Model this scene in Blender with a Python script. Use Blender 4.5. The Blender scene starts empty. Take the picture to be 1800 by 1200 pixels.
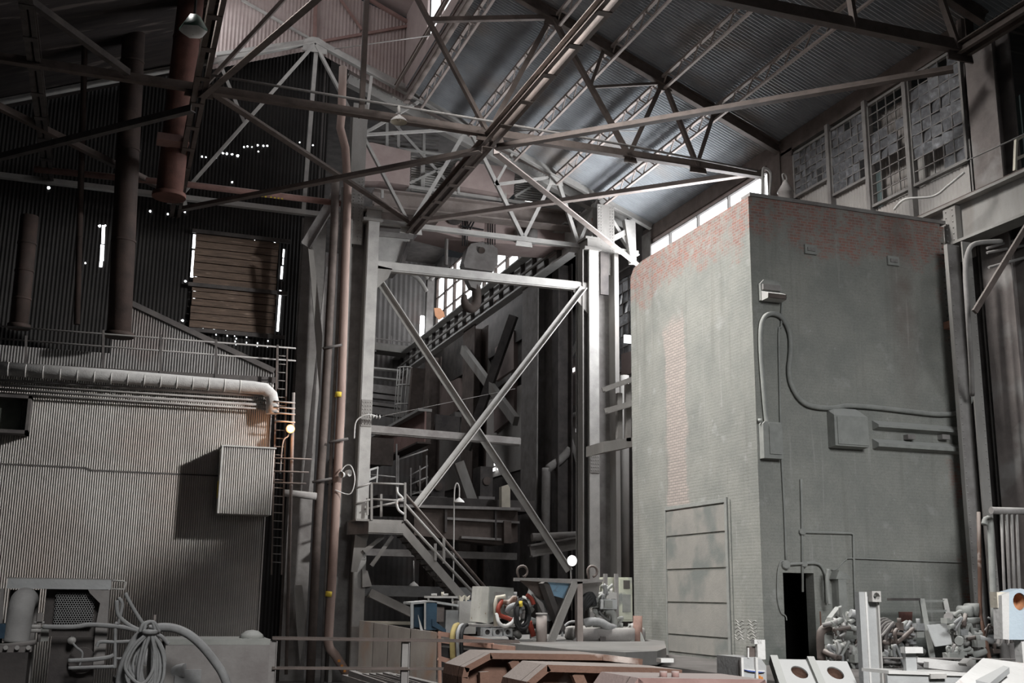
import bpy, math, random
from mathutils import Vector, Matrix
random.seed(7)
S = bpy.context.scene
COL = S.collection
V = Vector
# ------------------------------------------------------------------ camera
F = 1975.0; CZ = 1.6
YAW, PITCH, ROLL = [math.radians(a) for a in (19.52, 12.72, 0.718)]
_f = V((math.sin(YAW)*math.cos(PITCH), math.cos(YAW)*math.cos(PITCH), math.sin(PITCH)))
_r = V((math.cos(YAW), -math.sin(YAW), 0.0)); _u = _r.cross(_f)
R_ = _r*math.cos(ROLL) + _u*math.sin(ROLL)
U_ = -_r*math.sin(ROLL) + _u*math.cos(ROLL)
CAM = V((0, 0, CZ))
cd = bpy.data.cameras.new('camera'); cam = bpy.data.objects.new('camera', cd); COL.objects.link(cam)
cd.sensor_width = 36.0; cd.sensor_fit = 'HORIZONTAL'; cd.lens = F/1800*36; cd.clip_end = 400; cd.clip_start = 0.1
cam.matrix_world = Matrix(((R_.x, U_.x, -_f.x, 0), (R_.y, U_.y, -_f.y, 0), (R_.z, U_.z, -_f.z, CZ), (0, 0, 0, 1)))
S.camera = cam
def ray(px, py): return (px-900)/F*R_ - (py-600)/F*U_ + _f
def oy(px, py, Y): d = ray(px, py); return CAM + d*(Y/d.y)
def ox(px, py, X): d = ray(px, py); return CAM + d*(X/d.x)
def oz(px, py, Z): d = ray(px, py); return CAM + d*((Z-CZ)/d.z)
# ------------------------------------------------------------------ world, exposure, daylight
S.view_settings.view_transform = 'Standard'; S.view_settings.look = 'None'
S.view_settings.exposure = 0.0; S.view_settings.gamma = 1.0
try: S.view_settings.use_curve_mapping = False
except Exception: pass
W = bpy.data.worlds.new('world'); S.world = W; W.use_nodes = True
W.node_tree.nodes['Background'].inputs[0].default_value = (0.86, 0.93, 1.0, 1)
W.node_tree.nodes['Background'].inputs[1].default_value = 0.016
S.cycles.max_bounces = 4; S.cycles.diffuse_bounces = 3
S.cycles.sample_clamp_indirect = 3.0
def area(name, loc, target, sx, sy, power, color=(1, 1, 1), spread=180):
    d = bpy.data.lights.new(name, 'AREA'); d.shape = 'RECTANGLE'; d.size = sx; d.size_y = sy
    d.energy = power; d.color = color; d.spread = math.radians(spread)
    o = bpy.data.objects.new(name, d); COL.objects.link(o); o.location = loc
    o.rotation_euler = (V(target)-V(loc)).to_track_quat('-Z', 'Y').to_euler(); return o
# daylight through the factory windows of the right-hand wall
area('daylight_right_wall_windows', (22.3, 25.4, 16.9), (1.5, 41, 5.5), 1.3, .8, 1250, (1.0, 0.995, 0.98), 62)
# daylight through the roof monitor above the nave
area('daylight_roof_monitor_far', (3.2, 28, 24.9), (15.5, 27.5, 7), 4.0, 12.0, 4600, (1.0, 0.985, 0.96), 80)
area('fill_foreground', (4.0, -5, 13.0), (7.0, 11.5, 0), 6.0, 4.0, 560, (1.0, 0.99, 0.98), 52)  # added fill on the foreground pieces, unseen, not a real opening
# daylight through the window band above the brick building
area('daylight_window_band', (22.9, 40.8, 15.6), (12, 41, 14), 9.0, 1.8, 2600, (0.97, 0.98, 1.0))
# added fill for the brick front, high and out of view, no real opening
area('fill_brick_front', (14, 2, 12.5), (20, 25, 2), 8.0, 5.0, 480, (0.97, 0.99, 1.0), 62)
# rear hall windows
area('daylight_rear_windows', (22.0, 72, 22.5), (15, 66, 12), 14.0, 4.0, 1100, (0.97, 0.98, 1.0))
area('fill_rear_left', (8.2, 66, 23.0), (20, 66, 13), 16.0, 3.0, 900, (0.97, 0.98, 1.0))  # added fill for left-facing steel in the rear hall, no windows there
# ------------------------------------------------------------------ materials
def nd(nt, t, **kw):
    n = nt.nodes.new(t)
    for k, v in kw.items(): setattr(n, k, v)
    return n
MATS = {}
def mat(name, c1, c2=None, rough=.8, metal=0.0, scale=1.5, dust=None, dust_amt=.8, bump=.15, fine=25., stain=None, stain_scale=.6, stain_lo=.55, stain_hi=.7, stretch=(1, 1, 1)):
    if name in MATS: return MATS[name]
    m = bpy.data.materials.new(name); m.use_nodes = True; nt = m.node_tree; b = nt.nodes['Principled BSDF']
    L = nt.links.new
    geo = nd(nt, 'ShaderNodeNewGeometry')
    mp = nd(nt, 'ShaderNodeMapping'); mp.inputs['Scale'].default_value = stretch; L(geo.outputs['Position'], mp.inputs['Vector'])
    n1 = nd(nt, 'ShaderNodeTexNoise'); n1.inputs['Scale'].default_value = scale; n1.inputs['Detail'].default_value = 8; n1.inputs['Roughness'].default_value = .65
    L(mp.outputs[0], n1.inputs['Vector'])
    mix = nd(nt, 'ShaderNodeMix', data_type='RGBA')
    c2 = c2 or tuple(x*.6 for x in c1)
    mix.inputs[6].default_value = (*c1, 1); mix.inputs[7].default_value = (*c2, 1)
    rmp = nd(nt, 'ShaderNodeMapRange'); rmp.inputs[1].default_value = .35; rmp.inputs[2].default_value = .68
    L(n1.outputs[0], rmp.inputs[0]); L(rmp.outputs[0], mix.inputs[0])
    out = mix.outputs[2]
    if stain:
        n3 = nd(nt, 'ShaderNodeTexNoise'); n3.inputs['Scale'].default_value = stain_scale; n3.inputs['Detail'].default_value = 6
        L(mp.outputs[0], n3.inputs['Vector'])
        r3 = nd(nt, 'ShaderNodeMapRange'); r3.inputs[1].default_value = stain_lo; r3.inputs[2].default_value = stain_hi
        L(n3.outputs[0], r3.inputs[0])
        mx = nd(nt, 'ShaderNodeMix', data_type='RGBA'); L(r3.outputs[0], mx.inputs[0]); L(out, mx.inputs[6]); mx.inputs[7].default_value = (*stain, 1); out = mx.outputs[2]
    if dust:
        sp = nd(nt, 'ShaderNodeSeparateXYZ'); L(geo.outputs['Normal'], sp.inputs[0])
        r2 = nd(nt, 'ShaderNodeMapRange'); r2.inputs[1].default_value = .35; r2.inputs[2].default_value = .85; r2.inputs[4].default_value = dust_amt
        L(sp.outputs[2], r2.inputs[0])
        mx = nd(nt, 'ShaderNodeMix', data_type='RGBA'); L(r2.outputs[0], mx.inputs[0]); L(out, mx.inputs[6]); mx.inputs[7].default_value = (*dust, 1); out = mx.outputs[2]
    L(out, b.inputs['Base Color'])
    b.inputs['Roughness'].default_value = rough; b.inputs['Metallic'].default_value = metal
    b.inputs['Specular IOR Level'].default_value = .3
    if bump:
        n2 = nd(nt, 'ShaderNodeTexNoise'); n2.inputs['Scale'].default_value = fine; n2.inputs['Detail'].default_value = 4
        L(geo.outputs['Position'], n2.inputs['Vector'])
        bp = nd(nt, 'ShaderNodeBump'); bp.inputs['Strength'].default_value = bump; bp.inputs['Distance'].default_value = .03
        L(n2.outputs[0], bp.inputs['Height']); L(bp.outputs[0], b.inputs['Normal'])
    MATS[name] = m; return m
def emis(name, color, strength):
    m = bpy.data.materials.new(name); m.use_nodes = True; nt = m.node_tree; nt.nodes.clear()
    e = nd(nt, 'ShaderNodeEmission'); e.inputs[0].default_value = (*color, 1); e.inputs[1].default_value = strength
    o = nd(nt, 'ShaderNodeOutputMaterial'); nt.links.new(e.outputs[0], o.inputs[0]); return m
DUST = (.36, .35, .33)
M_STEEL = mat('dusty_steel', (.27, .26, .25), (.17, .155, .15), dust=DUST)
M_PALE = mat('pale_dusty_steel', (.46, .45, .43), (.33, .32, .31), dust=(.55, .54, .52))
M_COL = mat('dusty_riveted_steel', (.29, .28, .265), (.19, .18, .17), dust=(.45, .44, .42), scale=.8, stain=(.2, .18, .165), stain_scale=.7, stretch=(1, 1, .35))
M_PURL = mat('pale_brown_purlin_steel', (.33, .285, .265), (.22, .185, .17), dust=(.42, .39, .37))
M_BROWN = mat('brown_weathered_steel', (.125, .10, .09), (.065, .052, .046), dust=(.34, .31, .29), rough=.75)
M_DARK = mat('dark_sooty_steel', (.10, .09, .085), (.05, .045, .045), dust=(.2, .19, .18))
M_PINK = mat('faded_red_oxide_paint', (.34, .225, .205), (.24, .15, .135), dust=(.42, .38, .36))
M_RUST = mat('rusty_plate', (.17, .097, .07), (.10, .058, .044), dust=(.48, .425, .39), dust_amt=.85, stain=(.50, .43, .39), stain_scale=2.2, stain_lo=.58, stain_hi=.70, bump=.25)
M_ROOF = mat('galvanised_corrugated_sheet', (.34, .365, .39), (.22, .235, .25), rough=.55, metal=.1, scale=.45, stain=(.30, .28, .265), stain_scale=.35)
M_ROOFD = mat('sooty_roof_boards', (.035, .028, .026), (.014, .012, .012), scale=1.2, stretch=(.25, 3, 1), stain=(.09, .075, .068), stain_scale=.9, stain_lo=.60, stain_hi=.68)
M_SHEET = mat('grey_corrugated_siding', (.40, .385, .365), (.30, .28, .265), rough=.65, scale=.5, stain=(.33, .29, .265), stain_scale=.3, stain_lo=.5, stain_hi=.75)
M_SHEETD = mat('shade_black_siding', (.024, .022, .021), (.011, .01, .01), scale=.5)  # near-black colour stands in for shade where window light is blocked
M_SHEETM = mat('dull_corrugated_siding', (.22, .21, .205), (.14, .135, .13), scale=.5, stain=(.17, .14, .13), stain_scale=.3)
M_MONI = mat('pinkish_corrugated_siding', (.47, .40, .385), (.36, .29, .275), scale=.8, rough=.6)
M_WOOD = mat('weathered_planks', (.17, .12, .09), (.07, .05, .04), scale=2.5, stretch=(.5, 1, 5), stain=(.33, .25, .2), stain_scale=2.2, stain_lo=.62, stain_hi=.72)
M_CONC = mat('dusty_concrete', (.20, .195, .185), (.13, .125, .12), scale=.9, stain=(.19, .175, .165), stain_scale=.5)
M_FLOOR = mat('dirt_floor', (.13, .12, .115), (.07, .065, .06), scale=.8)
M_WASH = mat('grey_washed_fitting', (.285, .29, .272), (.215, .22, .208), dust=(.40, .405, .39), scale=3)
M_WHITE = mat('chalky_white_paint', (.64, .635, .62), (.52, .515, .50), stain=(.35, .16, .1), stain_scale=2.3, stain_lo=.66, stain_hi=.72, rough=.6)
M_GREYPAINT = mat('chalky_blue_grey_paint', (.40, .41, .41), (.33, .335, .335), rough=.6, scale=3, dust=(.44, .44, .43))
M_BLUE = mat('faded_blue_paint', (.26, .42, .56), (.20, .33, .45), rough=.6, stain=(.14, .1, .08), stain_scale=2.5, stain_lo=.6, stain_hi=.68)
M_DBLUE = mat('dark_blue_paint', (.04, .085, .13), (.025, .05, .08), rough=.5)
M_BLACK = mat('black_rubber', (.025, .025, .027), (.015, .015, .015), rough=.6)
M_RED = mat('red_hose_cover', (.30, .05, .03), (.16, .03, .02), rough=.55)
M_YEL = mat('yellow_marking', (.75, .58, .08), (.6, .45, .06), rough=.6)
M_CREAM = mat('cream_enamel', (.62, .58, .49), (.5, .46, .38), rough=.45)
M_LAMPG = mat('green_enamel', (.07, .13, .10), (.04, .08, .06), rough=.4)
M_GLASSD = mat('grimy_wired_glass', (.16, .165, .175), (.075, .075, .08), rough=.28, scale=5, bump=.3, fine=9, stain=(.3, .31, .33), stain_scale=4, stain_lo=.55, stain_hi=.8)
M_VOID = mat('dark_interior', (.012, .012, .012), (.008, .008, .008), bump=0)
M_HOSE = mat('dusty_grey_hose', (.28, .285, .285), (.2, .2, .2), dust=(.42, .42, .42), scale=6)
M_COPPERPIPE = mat('reddish_painted_pipe', (.32, .19, .165), (.2, .115, .1), dust=(.42, .36, .33), scale=2)
E_SKY = emis('overcast_daylight', (.97, .98, 1.0), 3.2)
E_SKYB = emis('bright_overcast_daylight', (.95, .97, 1.0), 4.5)
E_SKYM = emis('pale_overcast_daylight', (.97, .98, 1.0), 2.2)
E_LAMP = emis('lit_fluorescent_tube', (.95, .98, 1.0), 14.0)
E_ORANGE = emis('lit_sodium_bulb', (1.0, .45, .15), 14.0)

# ------------------------------------------------------------------ mesh helpers
ORG = {}
Z = V((0, 0, 1))
class MB:
    def __init__(s): s.v = []; s.f = []; s.sm = []
    def add(s, vs, fs, sm=False):
        n = len(s.v); s.v += [V(p) for p in vs]; s.f += [tuple(i+n for i in f) for f in fs]; s.sm += [sm]*len(fs); return s
    def bx(s, x0, x1, y0, y1, z0, z1):
        return s.add([(x0, y0, z0), (x1, y0, z0), (x1, y1, z0), (x0, y1, z0), (x0, y0, z1), (x1, y0, z1), (x1, y1, z1), (x0, y1, z1)],
                     [(3, 2, 1, 0), (4, 5, 6, 7), (0, 1, 5, 4), (1, 2, 6, 5), (2, 3, 7, 6), (3, 0, 4, 7)])
    def cb(s, c, sx, sy, sz, ax=None):
        c = V(c); a = ax or (V((1, 0, 0)), V((0, 1, 0)), Z)
        vs = [c + a[0]*(i*sx/2) + a[1]*(j*sy/2) + a[2]*(k*sz/2) for k in (-1, 1) for (i, j) in ((-1, -1), (1, -1), (1, 1), (-1, 1))]
        return s.add(vs, [(3, 2, 1, 0), (4, 5, 6, 7), (0, 1, 5, 4), (1, 2, 6, 5), (2, 3, 7, 6), (3, 0, 4, 7)])
    def beam(s, p, q, prof, up=Z):
        p, q = V(p), V(q); d = (q-p).normalized(); up = V(up)
        if abs(d.dot(up.normalized())) > .98: up = V((0, 1, 0)) if abs(d.y) < .9 else V((1, 0, 0))
        sd = d.cross(up).normalized(); u = sd.cross(d).normalized(); n = len(prof)
        vs = [p + sd*a + u*b for a, b in prof] + [q + sd*a + u*b for a, b in prof]
        fs = [(i, (i+1) % n, n+(i+1) % n, n+i) for i in range(n)] + [tuple(range(n-1, -1, -1)), tuple(range(n, 2*n))]
        return s.add(vs, fs)
    def tube(s, pts, r, n=10, cap=True):
        pts = [V(p) for p in pts]; m = len(pts); rr = r if isinstance(r, (list, tuple)) else [r]*m
        t0 = (pts[1]-pts[0]).normalized(); ref = Z if abs(t0.z) < .9 else V((1, 0, 0)); nrm = t0.cross(ref).normalized()
        vs = []
        for i, p in enumerate(pts):
            t = (pts[min(i+1, m-1)]-pts[max(i-1, 0)]).normalized()
            nrm = (nrm - t*nrm.dot(t)).normalized(); b = t.cross(nrm)
            for k in range(n):
                a = 2*math.pi*k/n; vs.append(p + (nrm*math.cos(a) + b*math.sin(a))*rr[i])
        fs = [(i*n+k, i*n+(k+1) % n, (i+1)*n+(k+1) % n, (i+1)*n+k) for i in range(m-1) for k in range(n)]
        s.add(vs, fs, True)
        if cap: s.f += [tuple(len(s.v)-len(vs)+k for k in range(n-1, -1, -1)), tuple(len(s.v)-n+k for k in range(n))]; s.sm += [False, False]
        return s
    def cyl(s, p, q, r, n=16): return s.tube([p, q], r, n)
    def lathe(s, prof, o, ax=Z, n=24, cap=False):   # prof: (radius, height along ax)
        o = V(o); ax = V(ax).normalized(); x = ax.orthogonal().normalized(); y = ax.cross(x); m = len(prof)
        vs = [o + ax*h + (x*math.cos(2*math.pi*k/n) + y*math.sin(2*math.pi*k/n))*r for r, h in prof for k in range(n)]
        fs = [(i*n+k, i*n+(k+1) % n, (i+1)*n+(k+1) % n, (i+1)*n+k) for i in range(m-1) for k in range(n)]
        s.add(vs, fs, True)
        if cap: b0 = len(s.v)-len(vs); s.f += [tuple(b0+k for k in range(n-1, -1, -1)), tuple(len(s.v)-n+k for k in range(n))]; s.sm += [False, False]
        return s
    def slab(s, pts, off):       # polygon thickened by vector off
        pts = [V(p) for p in pts]; n = len(pts); off = V(off)
        return s.add(pts + [p+off for p in pts], [tuple(range(n-1, -1, -1)), tuple(range(n, 2*n))] + [(i, (i+1) % n, n+(i+1) % n, n+i) for i in range(n)])
    def dome(s, c, r, ax, n=6):  # rivet head
        return s.lathe([(r, 0), (r*.8, r*.45), (r*.3, r*.7), (.001, r*.72)], c, ax, n)
    def build(s, name, m, parent=None, org=None):
        me = bpy.data.meshes.new(name)
        if parent is not None: o0 = ORG[parent.name]
        else:
            if org is None:
                xs = [p.x for p in s.v]; ys = [p.y for p in s.v]; zs = [p.z for p in s.v]
                org = ((min(xs)+max(xs))/2, (min(ys)+max(ys))/2, min(zs))
            o0 = V(org)
        me.from_pydata([tuple(p-o0) for p in s.v], [], s.f)
        me.polygons.foreach_set('use_smooth', s.sm); me.materials.append(m); me.update()
        bm_fix(me)
        o = bpy.data.objects.new(name, me); COL.objects.link(o)
        if parent is not None: o.parent = parent
        else: o.location = o0
        ORG[o.name] = o0; return o
import bmesh
def bm_fix(me):
    bm = bmesh.new(); bm.from_mesh(me); bmesh.ops.recalc_face_normals(bm, faces=bm.faces); bm.to_mesh(me); bm.free()
def tag(o, label, cat, group=None, kind=None):
    o['label'] = label; o['category'] = cat
    if group: o['group'] = group
    if kind: o['kind'] = kind
    return o
def thing(name, label, cat, loc, group=None):
    o = bpy.data.objects.new(name, None); COL.objects.link(o); o.location = loc; o.empty_display_size = .2
    ORG[o.name] = V(loc); return tag(o, label, cat, group)
def struct(name, mb, m, label=None, cat=None):
    o = mb.build(name, m); o['kind'] = 'structure'
    if label: o['label'] = label
    if cat: o['category'] = cat
    return o
def dup(root, loc, label=None, group=None):
    r = root.copy(); COL.objects.link(r); r.location = loc
    if label: r['label'] = label
    if group: r['group'] = group
    for ch in list(root.children):
        c = ch.copy(); COL.objects.link(c); c.parent = r
        for g in ch.children:
            d = g.copy(); COL.objects.link(d); d.parent = c
    return r
# profiles
def RECT(w, h): return [(-w/2, -h/2), (w/2, -h/2), (w/2, h/2), (-w/2, h/2)]
def IP(w, h, t): a, b, c = w/2, h/2, t/2; return [(-a, -b), (a, -b), (a, -b+t), (c, -b+t), (c, b-t), (a, b-t), (a, b), (-a, b), (-a, b-t), (-c, b-t), (-c, -b+t), (-a, -b+t)]
def LP(a, t): return [(0, 0), (a, 0), (a, t), (t, t), (t, a), (0, a)]
def TP(w, h, t): return [(-w/2, 0), (w/2, 0), (w/2, t), (t/2, t), (t/2, h), (-t/2, h), (-t/2, t), (-w/2, t)]
def CP(w, h, t): return [(0, -h/2), (w, -h/2), (w, -h/2+t), (t, -h/2+t), (t, h/2-t), (w, h/2-t), (w, h/2), (0, h/2)]
def corr(mb, o, ux, length, uz, height, nrm, pitch=.076, amp=.012, seg=4, top=None):
    """corrugated sheet from o along ux, ridges along uz; top(s) optional height function"""
    o, ux, uz, nrm = V(o), V(ux), V(uz), V(nrm); n = int(length/pitch*seg); vs = []; 
    for i in range(n+1):
        s = length*i/n; a = amp*math.sin(2*math.pi*s/pitch)
        b = o + ux*s + nrm*a; h = top(s) if top else height
        vs += [b, b + uz*h]
    mb.add(vs, [(2*i, 2*i+2, 2*i+3, 2*i+1) for i in range(n)]); return mb
def bez(pts, n=8):   # smooth path through points
    pts = [V(p) for p in pts]; out = []
    for i in range(len(pts)-1):
        p0 = pts[max(i-1, 0)]; p1 = pts[i]; p2 = pts[i+1]; p3 = pts[min(i+2, len(pts)-1)]
        for k in range(n):
            t = k/n; out.append(.5*((2*p1)+(p2-p0)*t+(2*p0-5*p1+4*p2-p3)*t*t+(3*p1-p0-3*p2+p3)*t**3))
    out.append(pts[-1]); return out
# ================================================================== SETTING
ZC = 17.15; XW = 23.1; KW = 23.1/22.4; YT, YN, YNN = 45.5, 34.75, 23.95
PIT = -1.75
def roofz(X): return 18.95 + .40*(22.4-X)
RX = 6.8
b = MB(); b.bx(-16, 30, -8, 13.2, -.3, 0); b.bx(12.8, 30, 13.2, 34, -.3, 0); struct('floor', b, M_FLOOR)
b = MB(); b.bx(-16, 30, 12.9, 90, PIT-.2, PIT); struct('floor.001', b, M_FLOOR)
# main roof, right slope: corrugated sheets with ridges running down the slope
b = MB(); d = V((1, 0, -.40)).normalized(); x0 = 10.95
corr(b, (x0, 6, roofz(x0)+.18), (0, 1, 0), 40, d, (XW+.6-x0)*math.hypot(1, .40), V((.40, 0, 1)).normalized(), .16, .045, 6)
struct('ceiling', b, M_ROOF)
# left slope, dark boards
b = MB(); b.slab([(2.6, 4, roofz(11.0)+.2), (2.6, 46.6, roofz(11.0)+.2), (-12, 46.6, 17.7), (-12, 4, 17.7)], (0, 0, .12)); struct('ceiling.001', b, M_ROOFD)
# roof monitor: end wall, side walls, roof
ME = 46.1; zb = 22.0; zt = roofz(RX)+3.0
b = MB(); n_ = int(8.5/.16*4); vs = []
for i in range(n_+1):
    x = 2.55+8.5*i/n_; y = ME-.02*math.sin(2*math.pi*i/4); vs += [(x, y, roofz(RX)-.40*abs(x-RX)-.15), (x, y, 28.5-.30*abs(x-RX))]
b.add(vs, [(2*i, 2*i+2, 2*i+3, 2*i+1) for i in range(n_)]); struct('wall_rear_monitor', b, M_MONI)
b = MB(); b.bx(11.0, 11.1, 6, ME, roofz(11)+.1, roofz(11)+.9); b.bx(11.0, 11.1, 6, ME, 26.4, 27.6); b.bx(11.0, 11.1, 42.3, ME, roofz(11)+.9, 26.4)
for y in range(8, 42, 4): b.bx(11.0, 11.1, y, y+.25, roofz(11)+.9, 26.4)
struct('wall_right_monitor', b, M_MONI)
b = MB(); b.bx(2.45, 2.55, 6, ME, 23.0, 23.9); b.bx(2.45, 2.55, 6, ME, 26.4, 27.6)
for y in range(6, 46, 4): b.bx(2.45, 2.55, y, y+.25, 23.9, 26.4)
struct('wall_left_monitor', b, M_MONI)
b = MB(); b.bx(11.16, 11.2, 6, 42.3, roofz(11)+.9, 26.4); struct('window_6', b, E_SKYM)
b = MB(); b.bx(2.36, 2.4, 6, ME, 23.9, 26.4); struct('window_7', b, E_SKYM)
b = MB()
for sgn in (-1, 1): b.slab([(RX, 4, 29.0), (RX, ME+.3, 29.0), (RX+sgn*4.6, ME+.3, 27.5), (RX+sgn*4.6, 4, 27.5)], (0, 0, .1))
struct('ceiling.002', b, M_MONI)
# monitor end wall framing
t = thing('monitor_end_frame', 'pinkish steel framing braced across the corrugated monitor end wall', 'frame', (RX, ME-.12, 24.3)); t['kind'] = 'structure'
def stick(p, q, prof, name, m, par, up=Z): return MB().beam(p, q, prof, up).build(name, m, par)
P = lambda px, py, Y=ME-.12: oy(px, py, Y)
stick(P(555, -20), P(553, 66), RECT(.16, .12), 'post', M_PINK, t)
stick(P(585, -20), P(636, 52), RECT(.09, .1), 'brace', M_PINK, t)
stick(P(565, 73), P(722, 45), RECT(.1, .12), 'brace', M_PINK, t)
stick(P(425, 0), P(548, 70), RECT(.1, .1), 'brace', M_PALE, t)
stick(P(645, -5), P(640, 60), RECT(.2, .1), 'post', M_PINK, t)
stick(P(640, -6), P(722, 42), RECT(.16, .14), 'rafter', M_PINK, t)
stick(P(380, 96), P(548, 72), RECT(.18, .16), 'sill', M_PALE, t)
stick(P(562, 76), P(722, 158), RECT(.22, .2), 'sill', M_PALE, t)
# rear-left end wall, dark corrugated, with gaps of daylight
YE = 47.0
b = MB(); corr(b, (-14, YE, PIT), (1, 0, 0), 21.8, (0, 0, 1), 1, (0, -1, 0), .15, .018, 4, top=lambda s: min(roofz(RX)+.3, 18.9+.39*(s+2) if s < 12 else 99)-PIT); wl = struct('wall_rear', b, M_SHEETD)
rnd = random.Random(3)
b = MB()
holes = [(355, 275, 3), (362, 276, 2), (380, 276, 3), (392, 269, 3), (399, 270, 3), (408, 271, 3), (418, 273, 4), (429, 258, 2.5), (435, 257, 2.5), (443, 258, 2), (453, 255, 3), (463, 256, 3), (470, 256, 3), (454, 266, 2),
         (408, 320, 3), (527, 250, 2), (550, 255, 2.5), (85, 330, 4), (26, 143, 4), (175, 397, 4), (185, 396, 3), (295, 376, 3), (325, 372, 3), (150, 462, 2.5), (326, 494, 3), (428, 416, 3), (448, 421, 2), (483, 427, 3),
         (321, 563, 3.5), (349, 574, 3), (357, 575, 3), (376, 577, 3), (264, 371, 3)]
for px, py, r in holes:
    c = oy(px, py, YE-.03); k = r/42.0*.75
    pts = [c + V((math.cos(a)*k*rnd.uniform(.6, 1.1), 0, math.sin(a)*k*rnd.uniform(.6, 1.1))) for a in [i*math.pi/3 for i in range(6)]]
    b.slab(pts, (0, .02, 0))
for px, n, y0 in ((378, 4, 578), (398, 4, 580), (414, 6, 580), (433, 5, 582), (451, 6, 583), (470, 6, 584)):
    for k in range(n):
        if rnd.random() < .8:
            c = oy(px+rnd.uniform(-2, 2), y0+k*5, YE-.03); b.cb(c, .04, .02, .05)
for (x, ya, yb, w) in ((182, 396, 428, 5), (180, 430, 458, 6), (178, 459, 469, 5)):
    p = oy(x, ya, YE-.03); q = oy(x-1, yb, YE-.03); b.slab([p+V((-w/84, 0, 0)), p+V((w/84, 0, 0)), q+V((w/84, 0, 0)), q+V((-w/84, 0, 0))], (0, .02, 0))
for (x, ya, yb, w) in ((342, 412, 436, 5), (340, 440, 478, 4), (338, 478, 487, 6), (345, 476, 487, 4), (342, 509, 528, 4), (499, 438, 452, 3), (498, 454, 465, 2), (496, 468, 490, 4), (493, 510, 582, 4)):
    p = oy(x, ya, YE-.03); q = oy(x-(yb-ya)*.07, yb, YE-.03); b.slab([p+V((-w/90, 0, 0)), p+V((w/90, 0, 0)), q+V((w/90, 0, 0)), q+V((-w/90, 0, 0))], (0, .02, 0))
g = b.build('daylight_gap', E_SKYB, wl); g['kind'] = 'structure'
# boarded-up window
b = MB()
p0 = oy(342, 410, YE-.15); p1 = oy(497, 430, YE-.15); q0 = oy(336, 575, YE-.15)
nb = 13
for i in range(nb):
    z1 = p0.z+(q0.z-p0.z)*i/nb; z0 = p0.z+(q0.z-p0.z)*(i+1)/nb
    b.bx(p0.x+.05+rnd.uniform(0, .06), p1.x-.12-rnd.uniform(0, .08), YE-.16-rnd.uniform(0, .05), YE-.08, z0+.015, z1-.02)
w = struct('window_8', b, M_WOOD, 'weathered plank boards closing the opening in the dark sheeted end wall', 'boarded window')
b = MB()
for z in (p0.z+.1, (p0.z+q0.z)/2-.2, q0.z-.1): b.bx(p0.x-.1, p1.x+.3, YE-.3, YE-.17, z-.1, z+.06)
b.build('girt', M_DARK, w)
# sheeted gable with sloping top edge in front of the end wall
YS = 43.6
pa = oy(205, 522, YS); pb = oy(482, 655, YS); pl = oy(-60, 700, YS)
b = MB(); x0 = -9.0
corr(b, (x0, YS, 7.6), (1, 0, 0), pb.x-x0, (0, 0, 1), 1, (0, -1, 0), .10, .022, 4, top=lambda s: (pa.z-7.6 if x0+s > pa.x-.05 else 2.6) if x0+s < pa.x else (pa.z+(pb.z-pa.z)*(x0+s-pa.x)/(pb.x-pa.x)-7.6)); gb = struct('wall_left_gable', b, M_SHEETM)
MB().beam(pa+V((-.1, -.06, .06)), pb+V((0, -.06, .06)), RECT(.08, .2)).build('verge_trim', M_DARK, gb)
# lower siding wall
YL = 41.0
tl = oy(482, 672, YL); 
b = MB(); corr(b, (-11, YL, PIT), (1, 0, 0), tl.x+11, (0, 0, 1), 9.0-PIT, (0, -1, 0), .076, .019, 6); wl2 = struct('wall_left', b, M_SHEET)
b = MB()
s0 = oy(0, 812, YL-.02); s1 = oy(150, 822, YL-.02); s2 = oy(160, 826, YL-.02); s3 = oy(475, 840, YL-.02)
for p, q in ((s0+V((-6, 0, -.02)), s1), (s1, s2), (s2, s3)): b.beam(p, q, RECT(.02, .05))
b.build('lap_joint', M_DARK, wl2)['kind'] = 'structure'
b = MB(); b.bx(-11, tl.x, YL+.05, YS+.3, 8.8, 8.95); struct('floor.002', b, M_DARK, 'dark walkway deck along the top of the grey siding wall', 'walkway')
b = MB(); b.bx(tl.x-.12, tl.x, YL, YS+3, PIT, 8.9); struct('trim_1', b, M_DARK)
# ---- right wall
b = MB()
for ya, yb_, zs in ((24.3, 26.6, 13.9), (26.6, 28.6, 13.9), (28.6, 30.7, 15.0), (30.7, 32.9, 15.7)):
    corr(b, (XW+.12, ya*KW, 11.4), (0, 1, 0), (yb_-ya)*KW, (0, 0, 1), 1.6+(zs-1.6)*KW-11.4, (-1, 0, 0), .15, .018, 4)
corr(b, (XW+.12, 46.6, 9.0), (0, 1, 0), 42, (0, 0, 1), 5.2, (-1, 0, 0), .3, .02, 4)
struct('wall_right', b, M_SHEET)
b = MB(); b.bx(XW, XW+.3, 24.6, 46.5, 18.1, 18.75); struct('trim_2', b, M_BROWN)
b = MB(); b.bx(XW, XW+.14, 33.9, 35.6, 15.4, 18.2); struct('wall_right.001', b, M_BROWN)
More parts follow.
